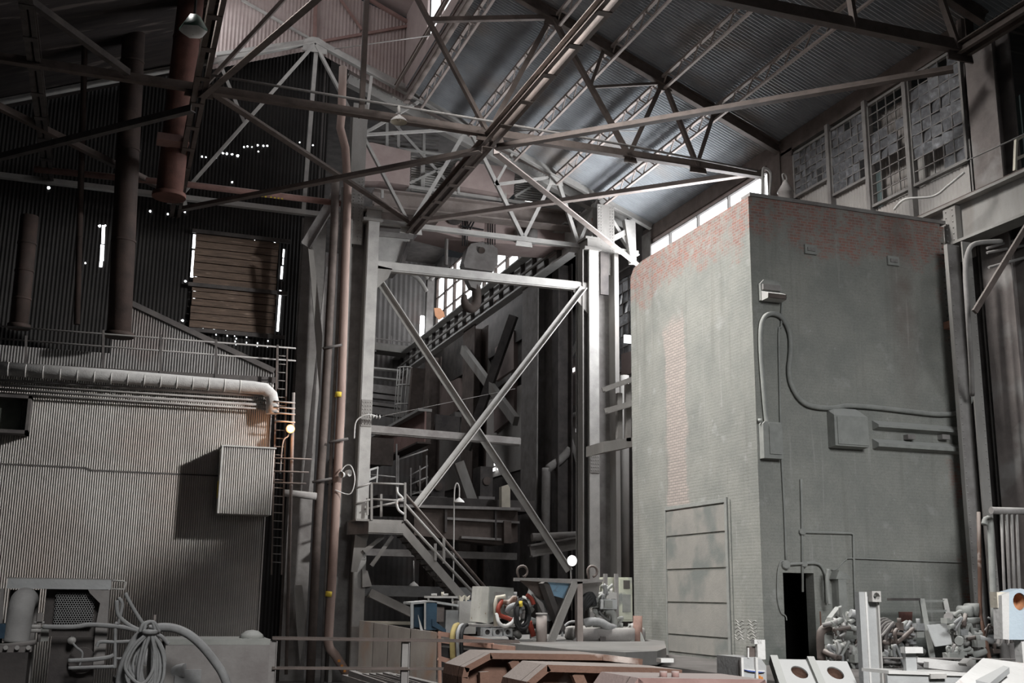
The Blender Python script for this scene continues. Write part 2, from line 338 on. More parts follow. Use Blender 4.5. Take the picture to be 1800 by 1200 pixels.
# ================================================================== BRICK BUILDING
BX0, BX1, BY0, BY1 = 15.56, 22.0, 24.95, 32.3
zb_ = oy(1318, 345, BY0).z
def brick_mat():
    m = bpy.data.materials.new('grey_washed_brick'); m.use_nodes = True; nt = m.node_tree; L = nt.links.new; b = nt.nodes['Principled BSDF']
    geo = nd(nt, 'ShaderNodeNewGeometry'); sp = nd(nt, 'ShaderNodeSeparateXYZ'); L(geo.outputs['Position'], sp.inputs[0])
    ad = nd(nt, 'ShaderNodeMath', operation='ADD'); L(sp.outputs[0], ad.inputs[0]); L(sp.outputs[1], ad.inputs[1])
    cb = nd(nt, 'ShaderNodeCombineXYZ'); L(ad.outputs[0], cb.inputs[0]); L(sp.outputs[2], cb.inputs[1])
    br = nd(nt, 'ShaderNodeTexBrick'); br.inputs['Scale'].default_value = 1; br.inputs['Brick Width'].default_value = .24; br.inputs['Row Height'].default_value = .083
    br.inputs['Mortar Size'].default_value = .010; br.inputs['Mortar Smooth'].default_value = .3
    br.inputs['Color1'].default_value = (.33, .115, .085, 1); br.inputs['Color2'].default_value = (.22, .09, .075, 1); br.inputs['Mortar'].default_value = (.30, .28, .26, 1)
    L(cb.outputs[0], br.inputs['Vector'])
    def noise(sc, det=6, vec=None, rough=.6):
        n = nd(nt, 'ShaderNodeTexNoise'); n.inputs['Scale'].default_value = sc; n.inputs['Detail'].default_value = det; n.inputs['Roughness'].default_value = rough
        L(vec or geo.outputs['Position'], n.inputs['Vector']); return n.outputs[0]
    def mr(x, a, c, lo=0, hi=1):
        n = nd(nt, 'ShaderNodeMapRange'); n.inputs[1].default_value = a; n.inputs[2].default_value = c; n.inputs[3].default_value = lo; n.inputs[4].default_value = hi; L(x, n.inputs[0]); return n.outputs[0]
    def mth(op, x, y):
        n = nd(nt, 'ShaderNodeMath', operation=op)
        for i, v in enumerate((x, y)):
            if isinstance(v, (int, float)): n.inputs[i].default_value = v
            else: L(v, n.inputs[i])
        return n.outputs[0]
    def mix(fac, a, c):
        n = nd(nt, 'ShaderNodeMix', data_type='RGBA'); L(fac, n.inputs[0])
        for i, v in ((6, a), (7, c)):
            if isinstance(v, tuple): n.inputs[i].default_value = (*v, 1)
            else: L(v, n.inputs[i])
        return n.outputs[2]
    wash = mix(mr(noise(.9, 8), .35, .65), (.285, .285, .26), (.225, .23, .213))
    wash = mix(mr(noise(26, 3), .45, .7, 0, .35), wash, (.15, .15, .14))
    # soft green-grey damp low down, pale patches
    wash = mix(mr(noise(1.6, 5), .60, .72, 0, .55), wash, (.36, .36, .345))
    stv = nd(nt, 'ShaderNodeMapping'); stv.inputs['Scale'].default_value = (2.2, 2.2, .10); L(geo.outputs['Position'], stv.inputs['Vector'])
    wash = mix(mr(noise(1.3, 5, stv.outputs[0]), .56, .70, 0, .5), wash, (.17, .165, .15))
    wash = mix(mr(noise(2.1, 4, stv.outputs[0]), .63, .70, 0, .45), wash, (.40, .39, .37))
    damp = mth('MULTIPLY', mr(mth('ADD', sp.outputs[2], mth('MULTIPLY', noise(.8), 2.5)), 3.2, 1.6), mr(noise(.55, 4), .42, .6))
    wash = mix(mth('MULTIPLY', damp, .6), wash, (.10, .115, .105))
    wash = mix(mr(noise(3.4, 7, None, .75), .64, .70, 0, .6), wash, (.42, .41, .40))
    # exposed brick: ragged band along the top of both walls, strip down the side wall, patch at the far edge
    top = mr(sp.outputs[2], zb_-2.6, zb_-.2)
    n1 = noise(.75, 6, None, .7)
    band = mr(mth('ADD', mth('MULTIPLY', top, .55), mth('MULTIPLY', n1, .9)), .74, .86)
    ev = mr(noise(5, 5), .40, .56, .15, 1)      # brick-by-brick flaking
    expo = mth('MULTIPLY', band, ev)
    edge = mth('MULTIPLY', mr(mth('ADD', sp.outputs[0], mth('MULTIPLY', n1, 1.2)), BX1+.12, BX1+.45), mr(noise(1.1), .5, .58))
    expo = mth('MAXIMUM', expo, edge)
    col = mix(mth('MULTIPLY', expo, .68), wash, br.outputs['Color'])
    # pale bare-brick strip on the side wall
    ys = sp.outputs[1]
    sn = mth('ADD', ys, mth('MULTIPLY', noise(1.2, 5), .9))
    strip = mth('MULTIPLY', mth('MULTIPLY', mr(sn, 29.05, 29.2), mr(sn, 30.45, 30.3)), mth('MULTIPLY', mr(sp.outputs[2], 3.7, 3.8), mr(mth('ADD', sp.outputs[2], mth('MULTIPLY', n1, 2)), zb_-1.2, zb_-1.6)))
    side = mr(sp.outputs[0], BX0+.05, BX0+.03)
    strip = mth('MULTIPLY', strip, side)
    pal = nd(nt, 'ShaderNodeTexBrick'); 
    for k in ('Scale', 'Brick Width', 'Row Height', 'Mortar Size'): pal.inputs[k].default_value = br.inputs[k].default_value
    pal.inputs['Color1'].default_value = (.40, .345, .315, 1); pal.inputs['Color2'].default_value = (.34, .30, .275, 1); pal.inputs['Mortar'].default_value = (.22, .2, .185, 1)
    L(cb.outputs[0], pal.inputs['Vector'])
    col = mix(strip, col, pal.outputs['Color'])
    # rusty runs below the right-hand crown, near the far edge
    run = mth('MULTIPLY', mth('MULTIPLY', mr(sp.outputs[0], 19.9, 20.3), mr(sp.outputs[0], 21.0, 20.6)), mth('MULTIPLY', mr(noise(.9), .40, .7, 0, .5), mr(sp.outputs[2], 6, 9.5)))
    col = mix(run, col, (.16, .10, .085))
    L(col, b.inputs['Base Color']); b.inputs['Roughness'].default_value = .9; b.inputs['Specular IOR Level'].default_value = .15
    hgt = mth('ADD', mth('MULTIPLY', br.outputs['Fac'], -.7), mth('MULTIPLY', noise(9, 5), .5))
    bp = nd(nt, 'ShaderNodeBump'); bp.inputs['Strength'].default_value = .5; bp.inputs['Distance'].default_value = .03; L(hgt, bp.inputs['Height']); L(bp.outputs[0], b.inputs['Normal'])
    return m
M_BRICK = brick_mat()
bt = thing('brick_building', 'tall windowless grey-washed brick building with a dark doorway, filling the right side', 'brick building', ((BX0+BX1)/2, (BY0+BY1)/2, 0))
d0, d1 = oy(1376, 1006, BY0), oy(1430, 1006, BY0); dz = d0.z
def wall_bm():
    b = MB(); n = 34
    # front wall with doorway, right edge toothed
    b.bx(BX0, d0.x, BY0, BY0+.36, 0, zb_); b.bx(d1.x, BX1-.12, BY0, BY0+.36, 0, zb_); b.bx(d0.x, d1.x, BY0, BY0+.36, dz, zb_)
    return b
wall_bm().build('front_wall', M_BRICK, bt)
b = MB(); z = 0
rr = random.Random(5)
while z < zb_-.1:
    e = BX1 + rr.choice((0, 0, .02, -.02, .12 if 8.2 < z < 11.5 else .02)); h = .166
    b.bx(BX1-.12, e, BY0+.0, BY0+.36, z, min(z+h*(.8 if 8.2 < z < 11.5 else 1), zb_)); z += h
b.build('toothed_edge', M_BRICK, bt)
b = MB(); b.add([(BX0, BY0+.36, 0), (BX0, BY1, 0), (BX0, BY1, zb_-.35), (BX0, BY1-.25, zb_-.08), (BX0, BY1-.9, zb_), (BX0, BY0+.36, zb_),
                 (BX0+.36, BY0+.36, 0), (BX0+.36, BY1, 0), (BX0+.36, BY1, zb_-.35), (BX0+.36, BY1-.25, zb_-.08), (BX0+.36, BY1-.9, zb_), (BX0+.36, BY0+.36, zb_)],
                [(0, 1, 2, 3, 4, 5), (11, 10, 9, 8, 7, 6)] + [(i, i+6, (i+1) % 6+6, (i+1) % 6) for i in range(6)])
b.build('side_wall', M_BRICK, bt)
MB().bx(BX0+.36, BX1, BY1-.36, BY1, 0, zb_-.4).bx(BX1-.36, BX1, BY0+.36, BY1-.36, 0, zb_-.1).build('rear_wall', M_BRICK, bt)
MB().bx(BX0+.36, BX1-.36, BY0+.36, BY1-.36, zb_-.4, zb_-.2).build('roof_slab', M_VOID, bt)
MB().bx(BX0+.4, BX1-.4, BY0+2.5, BY0+2.6, 0, 4).build('partition', M_VOID, bt)
MB().bx(BX0+.02, BX1+.05, BY0-.05, BY0+.4, zb_, zb_+.10).build('coping', M_STEEL, bt)
# raised plaster frame of bricked-up doorway on the side wall
p0 = ox(1170, 893, BX0); p1 = ox(1279, 873, BX0); ptop = (p0.z+p1.z)/2
t = bt
b = MB(); ya, yb2 = p1.y, p0.y
pan = [(ptop-.15, ox(1173, 945, BX0).z+.05), (ox(1173, 945, BX0).z-.02, ox(1173, 1003, BX0).z+.05), (ox(1173, 1003, BX0).z-.02, ox(1174, 1059, BX0).z+.04), (ox(1174, 1059, BX0).z-.02, ox(1175, 1115, BX0).z+.04), (ox(1175, 1115, BX0).z-.02, .1)]
M_PLAST = mat('pale_plaster_infill', (.285, .27, .245), (.225, .22, .205), scale=1.4, stain=(.17, .18, .17), stain_scale=1.0, stain_lo=.5, stain_hi=.65)
for i, (za, zb2) in enumerate(pan):
    MB().bx(BX0-.025, BX0, ya+.12, yb2-.06, zb2, za).build('infill_panel', M_PLAST, bt)
MB().bx(BX0-.06, BX0, ya-.02, ya+.1, 0, ptop+.02).bx(BX0-.04, BX0, ya+.1, yb2, ptop-.1, ptop).bx(BX0-.035, BX0, yb2-.05, yb2, 0, ptop).build('infill_frame', M_WASH, bt)
MB().bx(BX0-.03, BX0, ya-.15, ya-.05, 0, ptop-.05).build('guide_strip', M_BRICK, bt)
# scuffed scribble of white paint on the side wall near the corner
b = MB()
for i in range(6):
    z = oz0 = ox(1297, 1092+i*6, BX0).z
    for s in (0, 1):
        c = ox(1300 if s == 0 else 1322, 1092+i*6, BX0)
        pts = [c+V((-.004, -.22+.44*k/8, .03*math.sin(k*1.1+i))) for k in range(9)]
        b.tube(pts, .006, 5)
b.build('chalk_scribble', M_PALE, bt)
# two small plates near the crown
for px, py, lab in ((1424, 439, 'small square wall plate left of its twin, high on the brick front'), (1569, 459, 'small square wall plate right of its twin, high on the brick front')):
    c = oy(px, py, BY0-.02); t = thing('wall_plate', lab, 'wall plate', c, 'anchor plates high on the brick')
    MB().bx(c.x-.19, c.x+.19, BY0-.07, BY0, c.z-.13, c.z+.13).build('plate', M_WASH, t)
    MB().bx(c.x-.12, c.x+.12, BY0-.10, BY0-.07, c.z-.05, c.z+.05).dome(c+V((0, -.07, 0)), .05, (0, -1, 0), 8).build('bolt', M_STEEL, t)
# ================================================================== FACTORY WINDOWS IN THE RIGHT WALL
def fwin(name, ya, yb, z0, z1, ncol, nrow, missing, glass, bright=False, open_rows=None):
    x = XW+.02; ya, yb = ya*KW, yb*KW; z0, z1 = 1.6+(z0-1.6)*KW, 1.6+(z1-1.6)*KW
    b = MB(); fr = .09
    b.bx(x-.03, x+.1, ya, ya+fr, z0, z1).bx(x-.03, x+.1, yb-fr, yb, z0, z1).bx(x-.03, x+.1, ya, yb, z1-fr, z1).bx(x-.05, x+.12, ya, yb, z0, z0+fr)
    w = b.build(name, M_STEEL); w['kind'] = 'structure'
    m = MB(); dy = (yb-ya-2*fr)/ncol; dzz = (z1-z0-2*fr)/nrow
    for i in range(1, ncol): m.bx(x-.01, x+.03, ya+fr+i*dy-.014, ya+fr+i*dy+.014, z0+fr, z1-fr)
    for j in range(1, nrow): m.bx(x-.01, x+.03, ya+fr, yb-fr, z0+fr+j*dzz-.014, z0+fr+j*dzz+.014)
    m.build('glazing_bars', M_STEEL, w)
    g = MB(); rg = random.Random(len(name)+int(ya*10))
    for i in range(ncol):
        for j in range(nrow):
            if (i, j) in missing: continue
            y = ya+fr+i*dy; zz = z0+fr+j*dzz; t1, t2 = rg.uniform(-.03, .03), rg.uniform(-.05, .05)
            g.add([(x+.02+t1+t2, y+.01, zz+.01), (x+.02+t1-t2, y+dy-.01, zz+.01), (x+.02-t1-t2, y+dy-.01, zz+dzz-.01), (x+.02-t1+t2, y+.01, zz+dzz-.01)], [(0, 1, 2, 3)])
    g.build('panes', glass, w)
    return w
# columns counted from the camera side (small Y)
fwin('window_4', 24.2, 26.55, 13.93, 17.55, 5, 9, {(2, 0), (3, 0), (4, 0), (2, 1), (3, 1), (4, 1), (4, 8), (3, 8), (1, 8)}, M_GLASSD)
fwin('window_3', 26.65, 28.55, 13.93, 17.5, 4, 10, {(i, j) for i in range(4) for j in range(0, 4)} | {(0, 4)} | {(i, j) for i in range(4) for j in (7, 8, 9)} | {(0, 5), (1, 6)}, M_GLASSD)
fwin('window_2', 28.65, 30.6, 15.0, 17.45, 5, 7, {(0, 0), (0, 1), (2, 6)}, M_GLASSD)
fwin('window_1', 30.7, 32.85, 15.7, 17.45, 6, 6, {(5, 3), (1, 0), (1, 1)}, M_GLASSD)
b = MB()
for y in (26.6*KW, 28.6*KW, 30.65*KW): b.bx(XW-.1, XW+.2, y-.09, y+.09, 11.6, 18.15)
struct('trim_3', b, M_STEEL)
# whitish sheet hung behind the broken window
b = MB(); corr(b, (XW+.6, 24.9, 14.2), (0, 1, 0), 4.7, (0, 0, 1), 3.6, (-1, 0, 0), .12, .02, 4); struct('wall_right_outer', b, M_SHEET)
# bright window band over the brick building and past it
w = MB()
for y in (36, 38.6, 41.2, 43.8, 46.2): w.bx(XW-.02, XW+.12, y-.035, y+.035, 12.9, 17.85)
for z in (12.9, 14.7, 17.85): w.bx(XW-.02, XW+.12, 35.7, 46.4, z-.03, z+.03)
w5 = struct('window_5', w, M_STEEL)
MB().bx(XW+.14, XW+.16, 35.7, 46.4, 12.9, 17.85).build('glazing', E_SKYB, w5)
b = MB(); b.bx(XW+.1, XW+.2, 35.6, 46.5, 17.85, 18.4); corr(b, (XW+.12, 35.6, PIT), (0, 1, 0), 10.9, (0, 0, 1), 12.85-PIT, (-1, 0, 0), .2, .02, 4); struct('wall_right.002', b, M_MONI)
# rear hall: dark glass past the column, bright glass far away
fwin('window_9', 45.5, 53, 12.0, 17.0, 12, 9, set(), M_GLASSD)
b = MB()
for i in range(9): y = 64+i*2.4; b.bx(XW-.05, XW+.15, y-.12, y+.12, 20.2, 26)
for z in (20.2, 21.6, 23, 24.4, 26): b.bx(XW-.03, XW+.1, 62, 83.5, z-.05, z+.05)
w10 = struct('window_10', b, M_BROWN)
MB().bx(XW+.16, XW+.18, 60, 83.5, 20.2, 26).build('glazing', E_SKY, w10)
b = MB(); b.bx(XW+.2, XW+.4, 46.6, 84, PIT, 17.5); b.bx(XW, XW+.2, 54, 84, 17, 20.2); b.bx(XW, XW+.2, 46.5, 60, 17, 26.5); struct('wall_right.003', b, M_DARK)
# rear hall shell
b = MB(); corr(b, (7.8, 84, PIT), (1, 0, 0), 22, (0, 0, 1), 30, (0, -1, 0), .4, .03, 4); struct('wall_rear.001', b, M_SHEETM)
b = MB(); b.bx(7.5, 23, 46.6, 84.2, 27.5, 27.7); struct('ceiling.003', b, M_DARK)
b = MB(); b.bx(7.5, 7.7, 47, 84, PIT, 27.5); struct('wall_left.001', b, M_DARK)
b = MB(); corr(b, (29, 8, 0), (0, 1, 0), 40, (0, 0, 1), 19, (-1, 0, 0), .25, .03, 4); struct('wall_right_aisle', b, mat('dull_green_siding', (.13, .17, .16), (.08, .1, .095), scale=.6))
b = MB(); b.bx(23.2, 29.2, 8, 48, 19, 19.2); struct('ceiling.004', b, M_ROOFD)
# ================================================================== ROOF STEEL
def mem(p, q, prof, name, m, par, up=Z): return MB().beam(p, q, prof, up).build(name, m, par)
def gus(c, w, h, name, m, par, n=(0, 1, 0)):
    c = V(c); return MB().slab([c+V((-w/2, -.03, -h*.45)), c+V((w/2, -.03, -h*.45)), c+V((w*.42, -.03, h*.3)), c+V((w*.12, -.03, h*.55)), c+V((-w*.12, -.03, h*.55)), c+V((-w*.42, -.03, h*.3))], (0, .06, 0)).build(name, m, par)
def truss(Y, label, left, right, webs, gussets, m, xl, xr, top=True, h=.24):
    t = thing('roof_truss', label, 'roof truss', ((xl+xr)/2, Y, ZC-.1))
    mem((xl, Y, ZC), (xr, Y, ZC), TP(.26, h, .05), 'bottom_chord', m, t)
    for (p, q, w) in left+right: mem(p, q, IP(.26, w, .06) if w > .3 else TP(.24, w, .05), 'top_chord', m, t)
    for (p, q, w) in webs: mem(p, q, LP(w, .035) if w < .2 else RECT(w*.6, w), 'web_member', m, t, up=(0, 1, 0))
    for (c, w, h2) in gussets: gus(c, w, h2, 'gusset_plate', m, t)
    return t
def q(px, py, Y=YT): return oy(px, py, Y)
ap = V((RX, YT, roofz(RX)-.15)); heelR = V((XW-.1, YT, roofz(XW)-.15)); heelL = V((-9, YT, roofz(RX)-.4*15.8-.15))
topR = lambda X: V((X, YT, roofz(X)-.2))
xs_p = [q(p, y).x for p, y in ((738, 172), (824, 216), (903, 260), (977, 308), (1053, 350))]
tn = [topR(x) for x in [q(651, 128).x]+xs_p]
A, B, Wn, b1, b2, H = [V((x, YT, ZC)) for x in (11.4, 1.6, q(530, 372).x, q(921, 425).x, q(1017, 435).x, 22.3)]
i1 = A.lerp(ap, .5); i2 = b1.lerp(tn[2], .5); iL = B.lerp(ap, .48)
nl = V((2.9, YT, ap.z-.40*(RX-2.9)))
T1 = truss(YT, 'pale roof truss under the pinkish monitor end wall, rising above the crane bridge', [(ap, heelL, .22)], [(ap, heelR, .3)],
  [(ap, A, .2), (ap, Wn, .17), (ap, B, .2), (iL, nl, .14), (tn[0], i1, .13), (i1, tn[1], .13), (i1, tn[2], .12), (A, tn[2], .17), (tn[2], b1, .17), (i2, tn[3], .12), (i2, tn[4], .12), (b1, tn[4], .16), (tn[4], b2, .17), (b2, tn[5], .15), (tn[5], H+V((-.2, 0, 0)), .26)],
  [(ap+V((0, -.05, -.1)), 1.1, .7), (A, 1.0, .6), (B, .8, .5), (b1, .8, .5), (b2, .9, .5), (tn[2]+V((0, 0, -.1)), .6, .5), (tn[4]+V((0, 0, -.1)), .7, .6)], M_PALE, -9, 22.35)
k = MB().slab([q(1030, 440, YT-.2), q(1108, 398, YT-.2), q(1110, 408, YT-.2), q(1036, 446, YT-.2)], (0, .1, 0)); k.build('knee_brace', M_PALE, T1)
k = MB().slab([q(1098, 385, YT-.3), q(1117, 388, YT-.3), q(1119, 462, YT-.3), q(1110, 462, YT-.3)], (0, .3, 0)); k.build('end_post', M_PALE, T1)
# middle truss
apN = V((RX, YN, roofz(RX)-.15)); rN = V((XW+.1, YN, roofz(XW)-.25)); lN = V((-9, YN, 18.6))
tN = [V((x, YN, roofz(x)-.3)) for x in (oy(972, 24, YN).x, oy(1064, 80, YN).x, oy(1168, 141, YN).x, oy(1258, 196, YN).x)]
A1, B1, c1, c2, H1 = [V((x, YN, ZC)) for x in (11.4, 1.6, oy(1108, 272, YN).x, oy(1227, 292, YN).x, 22.3)]
j1 = A1.lerp(apN, .5); j2 = c1.lerp(tN[0], .5)
T2 = truss(YN, 'dark roof truss in mid roof, its lower chord holding the enamel shade lamp', [(apN, lN, .3)], [(apN, rN, .42)],
  [(apN, A1, .21), (j1, tN[0], .17), (A1, tN[0], .18), (tN[0], c1, .22), (j2, tN[1], .12), (j2, tN[2], .1), (c1, tN[2], .17), (tN[2], c2, .2), (c2, tN[3], .15), (apN, B1, .2), (apN, V((RX, YN, ZC)), .17)],
  [(A1+V((0, -.05, 0)), 1.0, .45), (B1+V((0, -.05, 0)), .9, .45), (c1, .5, .4), (c2, .7, .4), (tN[2]+V((0, 0, -.1)), .6, .4), (tN[0]+V((0, 0, -.1)), .7, .4)], M_BROWN, -9, 22.35, h=.3)
T3 = truss(YNN, 'dark truss chord crossing the top right corner near the camera', [], [(V((RX, YNN, roofz(RX)-.15)), V((XW+.1, YNN, roofz(XW)-.25)), .42)],
  [(V((22.2, YNN, ZC)), V((21.6, YNN, roofz(21.6)-.3)), .2), (V((22.3, YNN, ZC)), V((22.3, YNN, 18.2)), .2), (V((18.6, YNN, ZC)), V((18.2, YNN, roofz(18.2)-.3)), .2)], [(V((22.2, YNN, ZC)), .9, .6)], M_BROWN, -9, 22.35, h=.42)
# depth struts of the bottom-chord bracing
def strut(X, y0, y1, label, prof2, m, z=ZC-.1):
    t = thing('bracing_strut', label, 'steel strut', (X, (y0+y1)/2, z-.2))
    for dx in prof2: mem((X+dx, y0, z), (X+dx, y1, z), CP(.14 if dx > 0 else -.14, .34, .035), 'channel', m, t)
    for y in range(int(y0)+1, int(y1), 2): MB().bx(X-.2, X+.2, y, y+.25, z-.2, z-.17).build('batten_plate', m, t)
    return t
strut(11.4, 6, YT, 'long twin-channel roof strut running from the upper middle down to the far truss', (-.1, .1), M_BROWN)
strut(1.6, 6, YT+3, 'dark roof strut running down the left side past the hexagonal lamp', (-.08, .08), M_BROWN)
strut(-8.2, 14, YT, 'outermost roof strut at the left edge, partly lost in the dark', (-.08, .08), M_BROWN)
strut(22.3, 6, YNN, 'eave strut running from the big column head up to the right edge', (-.1, .1), M_BROWN, ZC+.1)
strut(-3.3, 10, YT, 'thin dark roof strut between the left edge and the hanging ducts', (-.05, .05), M_DARK, ZC+.3)
# diagonal rods / angles of the horizontal bracing
def diag(p, r, label, m=M_BROWN, s=.2):
    o = MB().beam(p, r, LP(s, .03)); o = o.build('diagonal_brace', m); tag(o, label, 'roof brace'); return o
z0 = ZC-.58; nd_ = lambda X, Y, dz=0: V((X, Y, z0+dz))
diag(nd_(1.8, YT-.2), nd_(11.2, YN+.2), 'flat roof brace crossing behind the left column to the middle truss node', M_BROWN, .26)
diag(nd_(1.8, YN+.2, .70), nd_(11.2, YT-.2, .70), 'flat roof brace falling from the left strut joint to the far truss joint', M_BROWN, .26)
diag(nd_(11.6, YN+.2), nd_(22.1, YT-.2), 'pale roof brace falling from the middle truss node to the wall corner above the brick', M_PURL, .26)
diag(nd_(11.6, YT-.2, .70), nd_(22.1, YN+.2, .70), 'pale roof brace rising from the far truss joint towards the bright window band', M_PURL, .26)
diag(nd_(11.6, YN-.2), nd_(22.1, YNN+.2), 'long pale roof brace rising across the corrugated roof to the big column head', M_BROWN, .26)
diag(nd_(1.4, YN+.2), nd_(-8, YT-.2), 'dark roof brace between the left strut joint and the far left truss end', M_DARK, .22)
diag(nd_(1.4, YT-.2, .70), nd_(-8, YN+.2, .70), 'dark roof brace descending across the hanging ducts to the left strut foot', M_BROWN, .22)
diag(nd_(-.5, YN-.2, .70), nd_(-8, YNN+.2, .70), 'dark roof brace high at the left crossing the nearest duct', M_DARK, .2)
diag(nd_(1.8, YN-.4, .2), nd_(6.4, YNN-4, .2), 'dark roof brace rising from the left strut joint past the monitor window', M_BROWN, .22)
# lattice purlins under the corrugated roof
desc = ['first lattice purlin below the monitor wall', 'second lattice purlin down the slope from the monitor', 'middle lattice purlin of the corrugated roof slope', 'lattice purlin fourth down the slope, above the long pale brace', 'lowest lattice purlin of the roof, nearest the bright window band']
for n, X in enumerate(xs_p):
    zt = roofz(X)-.06; t = thing('roof_purlin', desc[n]+', pale against the grey sheets', 'purlin', (X, 26, zt-.5), 'lattice purlins')
    n0, s0 = (V((0, 1, 0)), .5); y0, y1 = 8, YT
    mem((X, y0, zt), (X, y1, zt), RECT(.13, .1), 'top_chord', M_PURL, t); mem((X+.05, y0, zt-.46), (X+.05, y1, zt-.46), RECT(.1, .08), 'bottom_chord', M_PURL, t)
    b = MB(); y = y0
    while y < y1-1.2: b.beam((X, y, zt), (X+.05, y+.6, zt-.46), RECT(.04, .05)); b.beam((X+.05, y+.6, zt-.46), (X, y+1.2, zt), RECT(.04, .05)); y += 1.2
    b.build('lacing', M_PURL, t)
for X, w in ((q(695, 150).x, .12),):
    o = MB().beam((X, 8, roofz(X)-.1), (X, YT, roofz(X)-.1), IP(.12, .22, .03)).build('roof_purlin', M_PURL); tag(o, 'single solid purlin right beside the monitor side wall', 'purlin')
o = MB().beam((11.1, 8, roofz(11.1)-.15), (11.1, ME, roofz(11.1)-.15), RECT(.25, .25)).build('curb_beam', M_PURL); tag(o, 'curb beam along the foot of the monitor side wall', 'beam'); o['kind'] = 'structure'
# heavy gable rafter girder behind the far truss
pts = [oy(612, 138, 46.6), oy(1100, 388, 46.6)]
t = thing('rafter_girder', 'riveted grey rafter girder sloping down behind the far truss', 'girder', (pts[0]+pts[1])/2)
mem(pts[0]+V((0, 0, .28)), pts[1]+V((0, 0, .28)), RECT(.42, .08), 'flange', M_PURL, t); mem(pts[0]-V((0, 0, .28)), pts[1]-V((0, 0, .28)), RECT(.42, .08), 'flange', M_PALE, t)
b = MB(); d = (pts[1]-pts[0]); b.beam(pts[0], pts[1], RECT(.08, .5))
for i in range(60): b.dome(pts[0]+d*(i/60)+V((0, -.04, .18)), .04, (0, -1, 0)); b.dome(pts[0]+d*(i/60)+V((0, -.04, -.18)), .04, (0, -1, 0))
b.build('web', M_PALE, t)
# conduit above the middle truss chord
b = MB(); b.tube([oy(360, 130, YN-.3), oy(600, 170, YN-.3), oy(860, 213, YN-.3), oy(1100, 255, YN-.3), oy(1330, 300, YN-.3)], .045, 8)
tag(b.build('conduit', M_STEEL), 'thin conduit running just above the middle truss chord to the enamel lamp', 'conduit')
b = MB(); b.tube([oy(588, 86, 40), oy(760, 62, 40)], .02, 6); tag(b.build('tie_rod', M_PALE), 'thin shiny wire across the monitor opening', 'wire')
b = MB(); b.tube([oy(905, 229, 39), oy(1240, 231, 39), oy(1318, 233, 39)], .022, 6); tag(b.build('tie_wire', M_PALE), 'thin level wire crossing in front of the corrugated roof', 'wire')
# ================================================================== COLUMNS
YC = 44.6
def rivets(b, x0, x1, z0, z1, y, nx, nz, r=.028):
    for i in range(nx):
        for j in range(nz): b.dome((x0+(x1-x0)*i/max(1, nx-1), y, z0+(z1-z0)*j/max(1, nz-1)), r, (0, -1, 0), 6)
def crane_column(label, xa, xb, zt, side, ztop, sx0, sx1):
    """xa..xb overall, flange box on inner side"""
    t = thing('crane_column', label, 'column', ((xa+xb)/2, YC+.4, PIT))
    if side > 0: MB().bx(xb-.5, xb-.42, YC+.02, YC+.9, PIT, zt).build('side_plate', M_COL, t)
    fw = .46
    f0, f1 = (xb-fw, xb) if side > 0 else (xa+.28, xa+.28+fw)
    MB().bx(f0, f1, YC, YC+.1, PIT, zt).bx((f0+f1)/2-.05, (f0+f1)/2+.05, YC+.1, YC+1.0, PIT, zt).bx(f0, f1, YC+.9, YC+1.0, PIT, zt).build('flange', M_PALE, t)  # paler flange: light on the column front put into the colour
    e0, e1 = (xa, xa+.14) if side > 0 else (xb-.2, xb)
    MB().bx(xa, xb, YC+.7, YC+.78, PIT, zt).build('web', M_STEEL, t)  # web darker than the flange: the flange's shadow put into the colour
    MB().bx(e0, e1, YC+.05, YC+.9, PIT, zt).build('edge_flange', M_COL, t)
    if side < 0: MB().bx(xa, xa+.05, YC+.1, YC+.9, PIT, zt).build('side_plate', M_COL, t)
    MB().bx(f0-.25, f1+.12, YC-.1, YC+1.1, zt, zt+.12).bx(f0-.1, f1+.05, YC-.05, YC+1.0, zt+.12, zt+.5).bx(f0-.2, f1+.1, YC-.08, YC+1.05, zt+.5, zt+.6).build('cap', M_COL, t)
    MB().bx(sx0, sx1, YC+.3, YC+.36, zt-1, ztop).bx((sx0+sx1)/2-.04, (sx0+sx1)/2+.04, YC+.36, YC+.8, zt-1, ztop).bx(sx0, sx1, YC+.8, YC+.86, zt-1, ztop).build('upper_shaft', M_COL, t)
    b = MB(); rivets(b, sx0+.08, sx0+.2, zt-.8, zt+2.2, YC+.3, 2, 22, .03); rivets(b, sx1-.2, sx1-.08, zt-.8, zt+2.2, YC+.3, 2, 22, .03)
    zs = [2.9, 8.2] if side > 0 else [6.8]
    for z in zs:
        b.bx(f0+.01, f1-.01, YC-.03, YC, z, z+1.1); rivets(b, f0+.07, f0+.18, z+.1, z+1.0, YC-.03, 2, 7); rivets(b, f1-.18, f1-.07, z+.1, z+1.0, YC-.03, 2, 7)
    b.build('splice_plate', M_COL, t)
    return t
cL = crane_column('broad riveted crane column left of the stair, carrying pipes on its left', 8.52, 9.80, q(650, 388, YC).z, 1, 22.3, 8.52, 9.15)
cR = crane_column('tall crane column left of the brick building, brightly lit near its top', 19.17, 20.92, q(1050, 440, YC).z, -1, 19.2, 20.0, 20.85)
b = MB(); b.bx(20.1, 20.5, YC+.2, YC+.3, q(1060, 515, YC).z, q(1060, 440, YC).z); b.build('hanger', M_DARK, cR)
